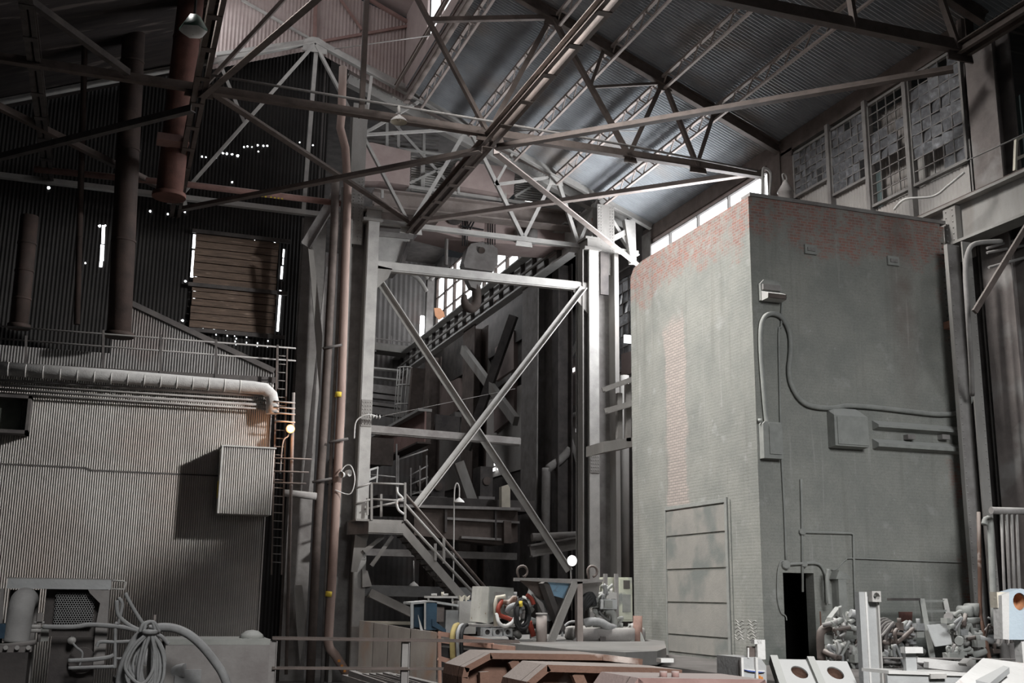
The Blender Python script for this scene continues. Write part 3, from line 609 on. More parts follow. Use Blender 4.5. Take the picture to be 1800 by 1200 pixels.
# portal between the two columns
def chan(p, r, label, h, w, m, name='cross_girt', cat='cross beam', up=Z):
    o = MB().beam(p, r, CP(w, h, .05), up).build(name, m); return tag(o, label, cat)
chan(q(664, 466, YC+.2), q(1034, 504, YC+.2), 'upper cross beam joining the tops of the two crane columns', .40, -.28, M_PALE)
chan(q(652, 754, YC+.2), q(915, 776, 45.1), 'lower cross beam running right from the left crane column at mid height', .34, -.28, M_STEEL)
def xbr(p, r, label, m, dy):
    t = thing('cross_brace', label, 'diagonal brace', (p+r)/2)
    d = r-p; b = MB().beam(p+V((0, dy, 0)), r+V((0, dy, 0)), LP(.26, .04), (0, -1, 0))
    for i in range(3, 30): b.dome(p+d*(i/32)+V((0, dy-.0, .02)), .035, (0, -1, 0))
    b.build('angle', m, t); return t
xbr(q(668, 478, YC), q(1010, 1000, YC), 'long diagonal brace falling from the left column to the bright bulb', M_PALE, .45)
xbr(q(1030, 508, YC), q(735, 892, YC), 'long bright diagonal brace rising from the stair to the right column', mat('lit_brace_steel', (.56, .55, .53), (.44, .43, .41)), .1)  # paler copy of the brace steel, light on it put into the colour
for c, lab in ((q(669, 478, YC+.15), 'left'), (q(1026, 520, YC+.15), 'right')):
    s = 1 if lab == 'left' else -1
    o = MB().slab([c+V((-.3*s, 0, .3)), c+V((.5*s, 0, .2)), c+V((.35*s, 0, -.2)), c+V((-.2*s, 0, -.8)), c+V((-.3*s, 0, -.8))], (0, .05, 0)).build('gusset_plate', M_COL)
    tag(o, 'pale corner plate where the brace meets the %s crane column' % lab, 'gusset plate')
# columns of the wall line
def hcol(name, label, x, y, w, d, z0, z1, m, cat='column'):
    t = thing(name, label, cat, (x, y, z0))
    MB().bx(x-w/2, x+w/2, y-d/2, y-d/2+.06, z0, z1).build('flange', m, t); MB().bx(x-w/2, x+w/2, y+d/2-.06, y+d/2, z0, z1).build('flange', m, t)
    MB().bx(x-.05, x+.05, y-d/2+.06, y+d/2-.06, z0, z1).build('web', m, t); return t
def sidecol(name, label, x, y, w, d, z0, z1, m, cat='column'):   # flanges face the nave
    t = thing(name, label, cat, (x, y, z0))
    MB().bx(x-w/2, x-w/2+.06, y-d/2, y+d/2, z0, z1).build('flange', m, t); MB().bx(x+w/2-.06, x+w/2, y-d/2, y+d/2, z0, z1).build('flange', m, t)
    MB().bx(x-w/2+.06, x+w/2-.06, y-.04, y+.04, z0, z1).build('web', m, t); return t
sidecol('wall_column', 'thick brown wall column at the right end of the four grimy windows', 23.4, 24.15, .7, 1.1, 0, 17.9, mat('grey_brown_steel', (.20, .175, .165), (.12, .105, .1), dust=DUST, scale=1.2, stain=(.26, .25, .24), stain_scale=.9))
t = sidecol('wall_column', 'dark wall column left of the windows, standing behind the brick top', 23.4, 35.1, .7, .9, PIT, 18.4, M_BROWN)
sidecol('wall_column', 'dark wall column behind the right crane column, seen beside the cap', 23.4, YT+.6, .7, .9, PIT, 18.5, M_STEEL)
# crane runway girder, deep hall
XR = 20.6
zr = ox(920, 460, XR).z
t = thing('crane_runway', 'crane runway girder receding into the rear hall from the right column', 'crane runway', (XR, 64, zr-2.0))
mem((XR, YC+1.2, zr-.8), (XR, 84, zr-.8), IP(.55, 1.55, .1), 'girder', M_WHITE, t)
mem((XR, YC+1.2, zr+.1), (XR, 84, zr+.1), RECT(.14, .2), 'rail', M_BROWN, t)
mem((XR-.45, YC+4, zr-.25), (XR-.45, 84, zr-.25), RECT(.5, .08), 'walkway_edge', M_PALE, t)
y = YC+6
while y < 84: MB().bx(XR-.27, XR-.05, y, y+.14, zr-1.47, zr-.13).build('stiffener', M_DARK, t); y += 1.8
mem((XR-.4, YC+6, zr-1.05), (XR-.4, 84, zr-1.05), RECT(.12, .12), 'conductor_bar', M_COL, t)
t = thing('crane_runway', 'nearer crane runway girder meeting the right edge of the brick building', 'crane runway', (22.4, 19, 11.4))
zg = ox(1617, 380, 22.1).z
mem((22.4, 8, zg-.62), (22.4, 28, zg-.62), IP(.6, 1.25, .08), 'girder', M_COL, t)
mem((22.4, 8, zg+.08), (22.4, 28, zg+.08), RECT(.12, .16), 'rail', M_BROWN, t)
for y in (21.0, 24.6):
    b = MB(); b.bx(22.16, 22.35, y, y+.5, zg-1.2, zg-.1)
    for i in range(6): b.dome((22.16, y+.12, zg-1.1+i*.18), .035, (-1, 0, 0)); b.dome((22.16, y+.38, zg-1.1+i*.18), .035, (-1, 0, 0))
    b.build('splice_plate', M_COL, t)
def ccol(label, pxl, pxr, py, X, zt, m):
    y1 = ox(pxl, py, X).y; y0 = ox(pxr, py, X).y; 
    return sidecol('hall_column', label, X+.45, (y0+y1)/2, .9, min(y1-y0, 2.4), PIT, zt, m)
ccol('broad dark column in the rear hall under the bend of the crane runway', 905, 955, 800, XR, zr-1.6, M_STEEL)
sidecol('hall_column', 'slim dark column just right of the broad dark one in the rear hall', XR+1.0, ox(975, 800, XR+.6).y, .8, .9, PIT, zr-1.0, M_DARK)
ccol('brown column farther back under the crane runway, behind the crossing braces', 812, 832, 700, XR, zr-1.6, M_BROWN)
sidecol('hall_column', 'farthest runway column beside the caged ladder', XR+.4, 76, .9, 1.2, PIT, zr-1.6, M_BROWN)
# ================================================================== LEFT SIDE
def pipe(name, label, cat, pts, r, m, group=None, n=12, smooth=0):
    pts = bez(pts, smooth) if smooth else pts
    o = MB().tube(pts, r, n).build(name, m); tag(o, label, cat, group); return o
yl = lambda px, py, Y=40.55: oy(px, py, Y)
p = [yl(-60, 643), yl(200, 661), yl(445, 681), yl(466, 684), yl(477, 695), yl(479, 706), yl(479, 727)]
t = thing('insulated_pipe', 'fat lagged pipe along the grey siding wall top, elbowing down at its right end', 'pipe', p[2])
M_LAG = mat('dusty_pipe_lagging', (.42, .41, .40), (.30, .29, .28), dust=(.55, .54, .53), scale=3, bump=.4)
MB().tube(p, .235, 16).build('lagging', M_LAG, t)
for i in range(16):
    c = p[0].lerp(p[2], .08+i*.058); d = (p[2]-p[0]).normalized(); MB().tube([c-d*.02, c+d*.02], .245, 16).build('strap', M_PALE, t)
for i, (dy, r, w) in enumerate(((669, .05, 'highest'), (677, .035, 'second'), (685, .05, 'third'), (692, .035, 'lowest'))):
    pipe('conduit_pipe', 'dark conduit pipe under the fat lagged pipe, %s of the four' % w, 'pipe', [yl(-60, dy-5, 40.75), yl(470, dy+27, 40.75)], r, M_STEEL, 'conduits along the siding wall')
b = MB(); b.tube([yl(170, 684, 40.9), yl(230, 703, 40.9), yl(290, 704, 40.9), yl(350, 695, 40.9)], .012, 5); tag(b.build('drooping_wire', M_DARK), 'thin wire drooping across the siding below the conduits', 'wire')
# walkway railing on top of the wall
t = thing('walkway_railing', 'dark pipe railing with toe board on the walkway above the siding wall', 'railing', oy(300, 655, 41.3))
yr = lambda px, py: oy(px, py, 41.3)
for px, ya, yb_ in ((46, 590, 636), (182, 580, 640), (283, 588, 654), (380, 597, 664), (488, 606, 672)): MB().beam(yr(px, ya), yr(px-1, yb_+12), RECT(.08, .08)).build('post', M_DARK, t)
for a, c in (((-40, 570), (520, 612)), ((-40, 592), (520, 634))): MB().tube([yr(*a), yr(*c)], .03, 8).build('rail', M_STEEL, t)
MB().beam(yr(-40, 640), yr(485, 668), RECT(.03, .22)).build('toe_board', M_DARK, t)
# projecting sheeted box
f0, f1 = oy(391, 784, 40.0), oy(479, 905, 40.0)
t = thing('sheeted_box', 'box clad in corrugated sheet projecting from the siding wall', 'housing', ((f0.x+f1.x)/2, 40.5, f1.z))
b = MB(); corr(b, (f0.x, 40.0, f1.z), (1, 0, 0), f1.x-f0.x-.05, (0, 0, 1), f0.z-f1.z, (0, -1, 0), .076, .019, 6); b.build('front_sheet', M_SHEET, t)
MB().bx(f0.x, f1.x-.05, 40.03, 40.97, f1.z, f0.z-.02).build('body', M_SHEET, t)
MB().bx(f0.x-.04, f1.x, 39.95, 40.97, f0.z, f0.z+.05).build('lid', M_PALE, t)
MB().bx(f0.x-.02, f0.x+.03, 39.96, 40.0, f1.z, f0.z).build('corner_trim', M_PALE, t)
c = yl(385, 860, 40.6); o = MB().bx(c.x-.05, c.x+.05, 40.5, 40.8, c.z-.3, c.z+.3).build('junction_box', M_YEL); tag(o, 'small yellowish box beside the left edge of the sheeted box', 'junction box')
# observation window at the left edge
a, c = oy(-40, 690, 40.4), oy(49, 763, 40.4)
b = MB(); b.bx(a.x, c.x, 40.3, 40.97, a.z-.1, a.z).bx(a.x, c.x, 40.3, 40.97, c.z, c.z+.12).bx(c.x-.1, c.x, 40.3, 40.97, c.z, a.z)
w = struct('window_11', b, M_DARK); MB().bx(a.x, c.x-.3, 40.8, 40.82, c.z+.12, a.z-.1).build('glass', mat('dim_greenish_glass', (.11, .12, .10), (.07, .075, .065), rough=.2), w)
# pipes and ladder right of the siding wall
t = thing('wall_ladder', 'narrow steel ladder at the right end of the siding wall under the orange lamp', 'ladder', oy(498, 990, 40.8))
for px in (487, 505): MB().beam(oy(px, 612, 40.8), oy(px-10, 1010, 40.8), RECT(.05, .09)).build('stile', M_BROWN, t)
for i in range(26): MB().tube([oy(487-i*.36, 625+i*14.5, 40.8), oy(505-i*.36, 626+i*14.5, 40.8)], .018, 6).build('rung', M_STEEL, t)
for i, dy in enumerate((705, 715, 725, 739)):
    pipe('pipe_stub', 'short level pipe beside the lagged elbow, %s of four' % ('top', 'second', 'third', 'bottom')[i], 'pipe', [oy(482, dy, 40.3), oy(519, dy+3, 40.3)], .028, M_STEEL, 'short pipes by the ladder')
for i, dy in enumerate((805, 828, 848)):
    pipe('guard_rail', 'short level rail left of the pipe bundle, %s of three' % ('top', 'middle', 'bottom')[i], 'rail', [oy(479, dy, 40.3), oy(548-i*5, dy+2, 40.3)], .03, M_BROWN, 'short rails by the column')
def pipev(name, label, pts, r, m, Y=43.9): return pipe(name, label, 'pipe', [oy(x, y, Y) for x, y in pts], r, m)
pipev('drain_pipe', 'brown vertical pipe between the ladder and the dark column', [(516, 690), (503, 1185)], .06, M_BROWN, 40.5)
# orange lamp
c = oy(511, 753, 40.2); t = thing('bulkhead_lamp', 'small glowing orange lamp beside the ladder', 'lamp', c-V((0, 0, .3)))
MB().lathe([(.001, .12), (.09, .1), (.13, 0), (.09, -.1), (.001, -.13)], c, (0, -1, .2), 14).build('bulb', E_ORANGE, t)
MB().tube(bez([c+V((0, .1, 0)), c+V((-.05, .2, -.25)), c+V((-.22, .2, -.5)), c+V((-.25, .2, -1.6))], 5), .025, 6).build('conduit', M_STEEL, t)
MB().lathe([(.16, .0), (.17, .03), (.06, .12), (.05, .2)], c+V((0, .05, 0)), (0, 1, 0), 14).build('socket', M_STEEL, t)
ld = bpy.data.lights.new('orange_glow', 'POINT'); ld.energy = 45; ld.color = (1, .42, .15); ld.shadow_soft_size = .12; lo = bpy.data.objects.new('orange_glow', ld); COL.objects.link(lo); lo.location = c+V((0, -.25, 0))
# second column left of the pipes with pale braces
hcol('side_column', 'grey column standing between the ladder and the pipe bundle', oy(536, 700, 46).x, 46, .95, .7, PIT, oy(540, 380, 46).z, M_STEEL)
for pts, lab in (([(542, 437), (551, 439), (567, 592), (562, 690), (555, 592)], 'long pale board leaning against the grey column, above the orange lamp'), ([(516, 1028), (531, 1028), (539, 1100), (527, 1166), (521, 1100)], 'broken pale board leaning at the foot of the pipe bundle')):
    o = MB().slab([oy(x, y, 44.3) for x, y in pts], (0, .08, 0)).build('bracing_board', M_WHITE if 0 else M_COL); tag(o, lab, 'board')
o = MB().beam(oy(578, 470, 44.6), oy(536, 870, 44.6), RECT(.25, .12)).build('diagonal_brace', M_STEEL); tag(o, 'dark diagonal brace crossing the long pale board', 'diagonal brace')
o = MB().beam(oy(537, 432, 44.8), oy(592, 340, 44.8), IP(.2, .45, .05)).build('knee_brace', M_STEEL); tag(o, 'short knee brace rising to the left column top', 'knee brace')
# pipe bundle on the left crane column
t = thing('marked_pipe', 'pale reddish riser pipe with two yellow bands on the left crane column', 'pipe', oy(575, 1131, 43.9))
M_RISER = mat('pale_pinkish_riser', (.32, .24, .21), (.2, .14, .12), dust=(.4, .36, .33), scale=1.2, stretch=(1, 1, .3))
MB().tube([oy(x, y, 43.9) for x, y in ((603, 118), (600, 205), (598, 225), (607, 260), (611, 330), (609, 400), (599, 720), (585, 995), (577, 1128), (580, 1140), (590, 1152), (622, 1205))], .17, 14).build('pipe', M_RISER, t)
for px, py in ((596.5, 694), (580, 1044)):
    c = oy(px, py, 43.9); MB().tube([c+V((.01, 0, .1)), c-V((.01, 0, .1))], .178, 14).build('yellow_band', M_YEL, t)
E_ = mat('orange_marking', (.6, .25, .06), (.45, .18, .05))
for k in range(4):
    c = oy(596+k*5, 1161+k*9, 43.7); MB().cb(c, .1, .02, .09).build('orange_mark', E_, t)
pipev('riser_pipe', 'brown riser pipe beside the yellow-banded pipe', [(590, 310), (588, 390), (571, 721), (558, 926), (545, 1200)], .17, M_BROWN)
pipev('riser_pipe', 'slim grey riser pipe between the brown and the banded pipes', [(603, 330), (594, 560), (580, 850), (566, 1200)], .07, M_STEEL, 44.1)
pipev('branch_pipe', 'level pipe stub joining the brown riser from the left', [(499, 866), (556, 872)], .14, M_STEEL, 43.7)
for px, py in ((581, 610), (592, 775), (563, 845)):
    o = MB().tube([oy(px-14, py+2, 43.6), oy(px+20, py-4, 43.6)], .05, 8).build('pipe_clamp', M_DARK); tag(o, 'pipe clamp across the risers, %s one' % {610: 'upper', 775: 'middle', 845: 'lower'}[py], 'clamp', 'clamps on the risers')
# floodlight pair on the left column
c = oy(604, 833, 43.4); t = thing('twin_floodlight', 'twin floodlight on a curved arm fixed to the left crane column', 'floodlight', c)
for dx, dz in ((-.08, -.03), (.22, .05)):
    MB().lathe([(.02, -.2), (.09, -.16), (.13, 0), (.13, .03)], c+V((dx, 0, dz)), (-.7 if dx < 0 else .5, -.6, -.1), 12).build('lamp_head', M_WHITE, t)
MB().tube(bez([c+V((-.25, .3, -.6)), c+V((.3, .1, -.75)), c+V((.45, 0, -.2)), c+V((.3, 0, .3)), c+V((.1, .1, .35)), c+V((-.1, .1, .1))], 6), .025, 6).build('arm', M_WHITE, t)
# insulator arm and wire on the left column
c = oy(648, 733, 44.3); t = thing('insulator_bracket', 'small white insulator bracket on the left column above the stair', 'bracket', c)
MB().tube(bez([c+V((-.55, 0, -.9)), c+V((-.5, 0, -.2)), c+V((-.1, -.1, .08)), c+V((.3, -.1, .05))], 6), .03, 6).build('arm', M_WHITE, t)
for i in range(4): MB().lathe([(.02, 0), (.1, .04), (.02, .08)], c+V((.0+i*.13, -.1, .02)), (1, 0, 0), 10).build('insulator', M_WHITE, t)
o = MB().tube([c+V((.5, -.1, .05)), oy(905, 683, 50)], .012, 5).build('stretched_wire', M_STEEL); tag(o, 'thin wire stretched from the white insulators into the rear hall', 'wire')
# red pipe under the roof
t = thing('red_pipe', 'red painted pipe under the far truss with faint yellow lettering', 'pipe', oy(350, 325, 44.2))
MB().tube([oy(60, 297, 44.2), oy(330, 324, 44.2), oy(602, 358, 44.2)], .13, 12).build('pipe', M_COPPERPIPE, t)
for k in range(9):
    c = oy(441+k*6.5+(3 if k > 4 else 0), 342+k*.9, 44.05); MB().cb(c, .07, .015, .06).build('yellow_letter', M_YEL, t)
# hanging ducts
def duct(label, top, bot, r, m, Y, flange=True):
    t = thing('exhaust_duct', label, 'duct', oy(*bot, Y)); a, c = oy(*top, Y), oy(*bot, Y); c = V((a.x*.0+c.x, a.y, c.z)); a.x = c.x+.0*(a.x-c.x)
    a = V((oy(*top, Y).x, Y, oy(*top, Y).z))
    MB().tube([a, c], r, 24).build('pipe', m, t)
    if flange: MB().tube([c+V((0, 0, .1)), c-V((0, 0, .05))], r*1.25, 24).build('flange', m, t)
    b = MB()
    for i in range(1, 4): k = a.lerp(c, i/4); MB().tube([k-V((0, 0, .04)), k+V((0, 0, .04))], r*1.06, 24).build('seam_band', m, t)
    return t
M_DUCTR = mat('rust_red_duct', (.13, .06, .048), (.07, .034, .028), scale=1.5)
M_DUCTD = mat('sooty_duct', (.05, .033, .028), (.022, .016, .014), scale=1.5)
duct('rust-red duct hanging beside the hexagonal lamp, its right side catching light', (338, -20), (297, 345), .47, M_DUCTR, 40)
duct('long sooty duct hanging in front of the dark end wall', (240, -40), (209, 590), .42, M_DUCTD, 42.3)
duct('dark duct at the left edge ending above the siding wall', (52, 380), (33, 575), .31, M_DUCTD, 42.3)
duct('thin dark vent pipe between the two sooty ducts', (152, -20), (135, 570), .11, M_DUCTD, 42.3, False)
c = oy(302, 243, 39.2); o = MB().bx(c.x-.5, c.x+.5, 38.9, 39.6, c.z-.2, c.z+.05).build('support_plate', M_PINK); tag(o, 'pinkish support plate at the side of the rust-red duct', 'plate')
# lamps
def shade(t, c, r, m_out, m_in, n=24):
    MB().lathe([(r*.16, r*.9), (r*.22, r*.75), (r*.5, r*.55), (r*.85, r*.25), (r, 0), (r*1.02, -.02)], c, Z, n).build('shade', m_out, t)
    MB().lathe([(r*.98, -.01), (r*.82, r*.22), (r*.48, r*.5), (.01, r*.62)], c, Z, n).build('reflector', m_in, t)
    MB().lathe([(.01, -.05*r), (r*.22, .0), (r*.25, r*.2), (r*.12, r*.45)], c+V((0, 0, .03)), Z, 12).build('bulb', M_CREAM, t)
c = oy(701, 214, YN-.5); t = thing('pendant_lamp', 'dusty enamel pendant lamp hanging in front of the middle truss chord', 'lamp', c); shade(t, c, .29, M_STEEL, M_CREAM)
MB().tube([c+V((0, 0, .24)), c+V((0, 0, .34)), oy(701, 187, YN-.3)], .05, 8).build('mount', M_STEEL, t)
c = oy(340, 50, 24); t = thing('high_bay_lamp', 'hexagonal lamp with white face and dark green housing at the upper left', 'lamp', c)
MB().lathe([(.02, .32), (.13, .3), (.2, .18), (.31, 0), (.31, -.06)], c, Z, 6).build('housing', M_LAMPG, t)
MB().lathe([(.31, -.06), (.22, -.14), (.01, -.15)], c, Z, 6).build('diffuser', M_WHITE, t)
MB().tube([c+V((0, 0, .3)), V((c.x, c.y, 20.5))], .03, 8).build('stem', M_DARK, t)
# ================================================================== BRIDGE CRANE BEHIND THE PORTAL
YB = 49.0
yb = lambda px, py, Y=YB: oy(px, py, Y)
t = thing('bridge_crane', 'overhead bridge crane with pinkish sheet boxes behind the far truss', 'crane', yb(860, 380))
b = MB(); p, r = yb(655, 350), yb(1078, 398); b.beam(p, r, IP(.8, .84, .07)); b.build('bridge_girder', M_PURL, t)
M_CPINK = mat('dusty_pink_sheet', (.46, .37, .35), (.38, .295, .28), dust=(.46, .42, .4), scale=1.2)
def panel(pts, Y, th, name, m, par): return MB().slab([oy(x, y, Y) for x, y in pts], (0, th, 0)).build(name, m, par)
panel([(653, 250), (722, 266), (720, 326), (668, 318), (640, 318), (640, 252)], YB-.3, .9, 'resistor_box', M_CPINK, t)
panel([(804, 283), (897, 294), (905, 302), (903, 341), (897, 343), (800, 326), (800, 290)], YB-.6, .7, 'control_box', M_CPINK, t)
for i in range(16):
    y = 276+i*4.2
    for (xa, xb_, k) in ((722, 800, 0), (905, 1000, 1)):
        if k and i > 11: continue
        MB().beam(yb(xa, y+(26 if k else 0), YB+.3), yb(xb_, y+(12 if not k else 38), YB+.3), RECT(.25, .045)).build('louver_slat', M_PALE, t)
panel([(740, 272), (747, 273), (747, 330), (740, 329)], YB, .1, 'upright', M_PALE, t)
for a, c, w in (((718, 328), (1000, 368), .16), ((700, 262), (800, 275), .12), ((692, 217), (790, 324), .14), ((720, 322), (812, 278), .1), ((905, 345), (948, 320), .1), ((945, 322), (982, 362), .14)):
    MB().beam(yb(*a, YB-.1), yb(*c, YB-.1), RECT(.1, w)).build('brace', M_PALE, t)
for px, ya, yb2 in ((680, 215, 258), (700, 215, 262), (745, 235, 275)): MB().beam(yb(px, ya, YB), yb(px, yb2, YB), RECT(.14, .14)).build('upright', M_PALE, t)
for i in range(5): MB().beam(yb(640+i*2, 226+i*8, YB+.6), yb(770, 240+i*8, YB+.6), RECT(.08, .08)).build('gallery_bar', M_STEEL, t)
panel([(768, 372), (1000, 405), (1000, 436), (940, 432), (830, 424), (745, 402)], YB+1.2, 2.0, 'trolley_frame', M_CPINK, t)
MB().cyl(yb(800, 381, YB+.9), yb(800, 381, YB+1.2), .40, 28).cyl(yb(800, 381, YB+.8), yb(800, 381, YB+.9), .12, 16).build('sheave', M_DARK, t)
panel([(660, 350), (785, 372), (762, 400), (655, 392)], YB+.9, .6, 'cab_side', M_BROWN, t)
for px, py in ((672, 352), (806, 345), (888, 355)): MB().beam(yb(px, py-18, YB-.55), yb(px, py-4, YB-.55), RECT(.12, .1)).build('bracket', M_PALE, t)
for i, px in enumerate((813, 817, 820, 823)): MB().tube([yb(px, 372, YB+1.1), yb(px+(-2 if i > 1 else 0), 432, YB+1.1)], .025, 6).build('rope', M_BLACK, t)
for px in (858, 862, 866, 870): MB().tube([yb(px, 378, YB+1.1), yb(px, 430, YB+1.1)], .025, 6).build('rope', M_BLACK, t)
for a, c in (((835, 376), (817, 412)), ((840, 376), (823, 410))): MB().tube([yb(*a, YB+1.0), yb(*c, YB+1.0)], .04, 6).build('lever', M_BLACK, t)
MB().beam(yb(811, 397, YB+1.0), yb(850, 404, YB+1.0), RECT(.06, .06)).build('lever', M_BLACK, t)
MB().cyl(yb(905, 415, YB+1), yb(915, 416, YB+1), .3, 16).cyl(yb(922, 414, YB+1), yb(940, 416, YB+1), .42, 16).build('hoist_motor', M_STEEL, t)
# hook block
t = thing('crane_hook', 'large grimy crane hook and sheave block hanging below the bridge crane', 'crane hook', yb(838, 545, YB+1.2))
YH = YB+1.2
panel([(822, 436), (828, 428), (848, 424), (866, 430), (875, 437), (875, 462), (866, 477), (817, 470), (815, 462)], YH, .7, 'sheave_block', M_STEEL, t)
MB().cyl(yb(847, 440, YH-.12), yb(847, 440, YH), .16, 16).build('pin', M_BROWN, t)
panel([(818, 482), (850, 487), (846, 500), (838, 508), (828, 504)], YH+.1, .5, 'swivel', M_STEEL, t)
hp = bez([yb(837, 500, YH+.3), yb(838, 520, YH+.3), yb(836, 534, YH+.3), yb(829, 541, YH+.3), yb(820, 538, YH+.3), yb(816, 527, YH+.3), yb(817, 518, YH+.3)], 6)
n = len(hp); MB().tube(hp, [.2+.07*math.sin(math.pi*i/(n-1))-.1*(i/(n-1))**3 for i in range(n)], 12).build('hook', M_BROWN, t)
MB().tube([yb(785, 420, YB+.5), yb(784, 466, YB+.5)], .09, 8).build('hook_guard', M_STEEL, t)
# pale chute under the bridge
t = thing('sheet_chute', 'pale sheet-metal chute hanging beside the left crane column under the bridge', 'chute', yb(690, 470, 50))
panel([(660, 412), (722, 418), (700, 478), (660, 470)], 50, 1.2, 'side_sheet', M_PALE, t); panel([(660, 405), (728, 412), (726, 420), (660, 414)], 49.9, 1.4, 'rim', M_STEEL, t)
panel([(716, 424), (724, 425), (706, 478), (700, 477)], 49.8, .1, 'edge_strip', M_DARK, t)
# ================================================================== REAR HALL
yq = lambda px, py, Y=70: oy(px, py, Y)
def bar(name, label, cat, a, c, Y, prof, m, Y2=None, group=None):
    o = MB().beam(oy(*a, Y), oy(*c, Y2 or Y), prof).build(name, m); return tag(o, label, cat, group)
bar('rear_column', 'slim pale column beside the bright rear windows', 'column', (757, 478), (752, 600), 80, RECT(.55, .5), M_STEEL)
t = thing('knee_bracket', 'curved bracket at the head of the slim pale rear column', 'bracket', oy(750, 520, 79.5))
for a, c in (((715, 476), (750, 512)), ((735, 476), (752, 490)), ((776, 478), (757, 492))): MB().tube(bez([oy(*a, 79.5), oy((a[0]*.4+c[0]*.6), (a[1]*.6+c[1]*.4), 79.5), oy(*c, 79.5)], 5), .16, 6).build('arm', M_COL, t)
c = oy(742, 573, 79); t = thing('fluorescent_lamp', 'glaring upright tube lamp where the long diagonal brace crosses the rear gallery', 'lamp', c-V((0, 0, .8)))
MB().tube([c+V((0, 0, .75)), c-V((0, 0, .75))], .17, 12).build('tube', E_LAMP, t); MB().bx(c.x-.1, c.x+.1, c.y+.2, c.y+.35, c.z-.9, c.z+.9).build('housing', M_STEEL, t)
c = oy(768, 552, 76); t = thing('curved_sheet', 'orange curved sheet by the bright rear windows', 'sheet', c-V((0, 0, .6)))
MB().slab([oy(x, y, 76) for x, y in ((763, 541), (774, 541), (780, 548), (782, 556), (772, 562), (765, 555))], (0, .05, 0)).build('panel', mat('orange_sheet', (.8, .42, .25), (.7, .35, .2)), t)
# gallery
t = thing('rear_gallery', 'walkway gallery with railing along the rear wall, left end of the crane runway', 'gallery', oy(690, 625, 82))
MB().beam(oy(640, 610, 82), oy(733, 622, 82), RECT(1.6, .5)).build('deck_beam', M_COL, t)
for a, c in (((640, 592), (733, 603)), ((640, 600), (733, 611))): MB().beam(oy(*a, 81.3), oy(*c, 81.3), RECT(.07, .09)).build('rail', M_STEEL, t)
for px in (660, 688, 708, 725): MB().beam(oy(px, 590, 81.3), oy(px, 618, 81.3), RECT(.09, .09)).build('post', M_STEEL, t)
t = thing('storage_rack', 'dark stepped platforms with thin rails between the left column and the caged ladder', 'platform', oy(675, 735, 76))
for a, c, w in (((640, 646), (704, 652), .1), ((640, 662), (704, 669), .1), ((640, 681), (704, 689), .55), ((640, 695), (704, 702), .3), ((640, 708), (704, 716), .2), ((640, 720), (735, 732), .5)): MB().beam(oy(*a, 76), oy(*c, 76), RECT(.6, w)).build('beam', M_STEEL if w > .15 else M_PALE, t)
t = thing('caged_ladder', 'caged ladder with hoops beside the farthest runway column', 'ladder', oy(712, 750, 73))
zt_, zb2 = oy(712, 648, 73), oy(704, 752, 73)
for k in range(7):
    a = math.pi*k/6; MB().tube([zt_+V((.5*math.cos(a), -.7*math.sin(a), 0)), V((zb2.x+.5*math.cos(a), 73-.7*math.sin(a), zb2.z))], .035, 6).build('cage_bar', M_PALE, t)
for f in (0, .3, .62, .95):
    cc = zt_.lerp(zb2, f); MB().tube([cc+V((.5*math.cos(math.pi*k/12), -.7*math.sin(math.pi*k/12), 0)) for k in range(13)], .05, 6).build('hoop', M_PALE, t)
for dx in (-.3, .3): MB().beam(zt_+V((dx, .05, 0)), zb2+V((dx, .05, 0)), RECT(.06, .1)).build('stile', M_PALE, t)
bar('lattice_column', 'rusty lattice column right of the caged ladder', 'column', (735, 648), (728, 745), 72, RECT(.9, .5), M_BROWN)
# pinkish plate girder whose cut end faces the camera
a = oy(762, 735, 58); g0 = V((a.x-.35, 58, a.z-.9))
t = thing('plate_girder', 'pinkish plate girder running into the rear hall beside the caged ladder', 'girder', g0)
MB().bx(g0.x-.5, g0.x+.25, 58, 84, g0.z+1.25, g0.z+1.4).build('top_flange', M_PALE, t); MB().bx(g0.x-.5, g0.x+.25, 58, 84, g0.z-.5, g0.z-.4).build('bottom_flange', M_BROWN, t)
MB().bx(g0.x-.15, g0.x-.05, 58, 84, g0.z-.4, g0.z+1.25).build('web', M_PINK, t); MB().bx(g0.x-.05, g0.x+.25, 58.1, 58.2, g0.z-.4, g0.z+1.25).build('end_plate', M_BROWN, t)
bar('cross_girder', 'dark cross girder joining the pinkish plate girder to the rear column', 'girder', (764, 747), (806, 752), 59, RECT(.3, 1.2), M_DARK)
bar('cross_girder', 'wide brown girder passing behind the lower cross beam at the left column', 'girder', (640, 792), (690, 795), 57, RECT(.4, 1.4), M_BROWN)
# braces of the runway columns
bar('diagonal_brace', 'pale dusty diagonal brace behind the crossing braces, falling to the right', 'diagonal brace', (814, 614), (907, 740), 66, RECT(.3, .55), M_COL, 57)
bar('diagonal_brace', 'short pale brace high behind the dark diagonal in the rear hall', 'diagonal brace', (838, 598), (866, 668), 70, RECT(.3, .5), M_COL)
bar('diagonal_brace', 'black diagonal brace rising to the broad dark rear column', 'diagonal brace', (903, 555), (820, 790), 60, RECT(.3, .5), M_DARK, 62)
bar('diagonal_brace', 'leaning pale plate below the crossing braces, above the dark box girder', 'diagonal brace', (806, 812), (834, 892), 55, RECT(.3, .5), M_COL)
bar('diagonal_brace', 'slender brace rising right between the two rear columns, upper piece', 'diagonal brace', (1027, 575), (977, 682), 54, RECT(.12, .2), M_STEEL)
bar('diagonal_brace', 'slender brace falling right between the rear columns, lower piece', 'diagonal brace', (978, 685), (1022, 838), 54, RECT(.12, .22), M_STEEL)
bar('vertical_pipe', 'dusty vertical pipe between the two rear columns', 'pipe', (963, 570), (952, 1130), 55.5, RECT(.2, .2), M_STEEL)
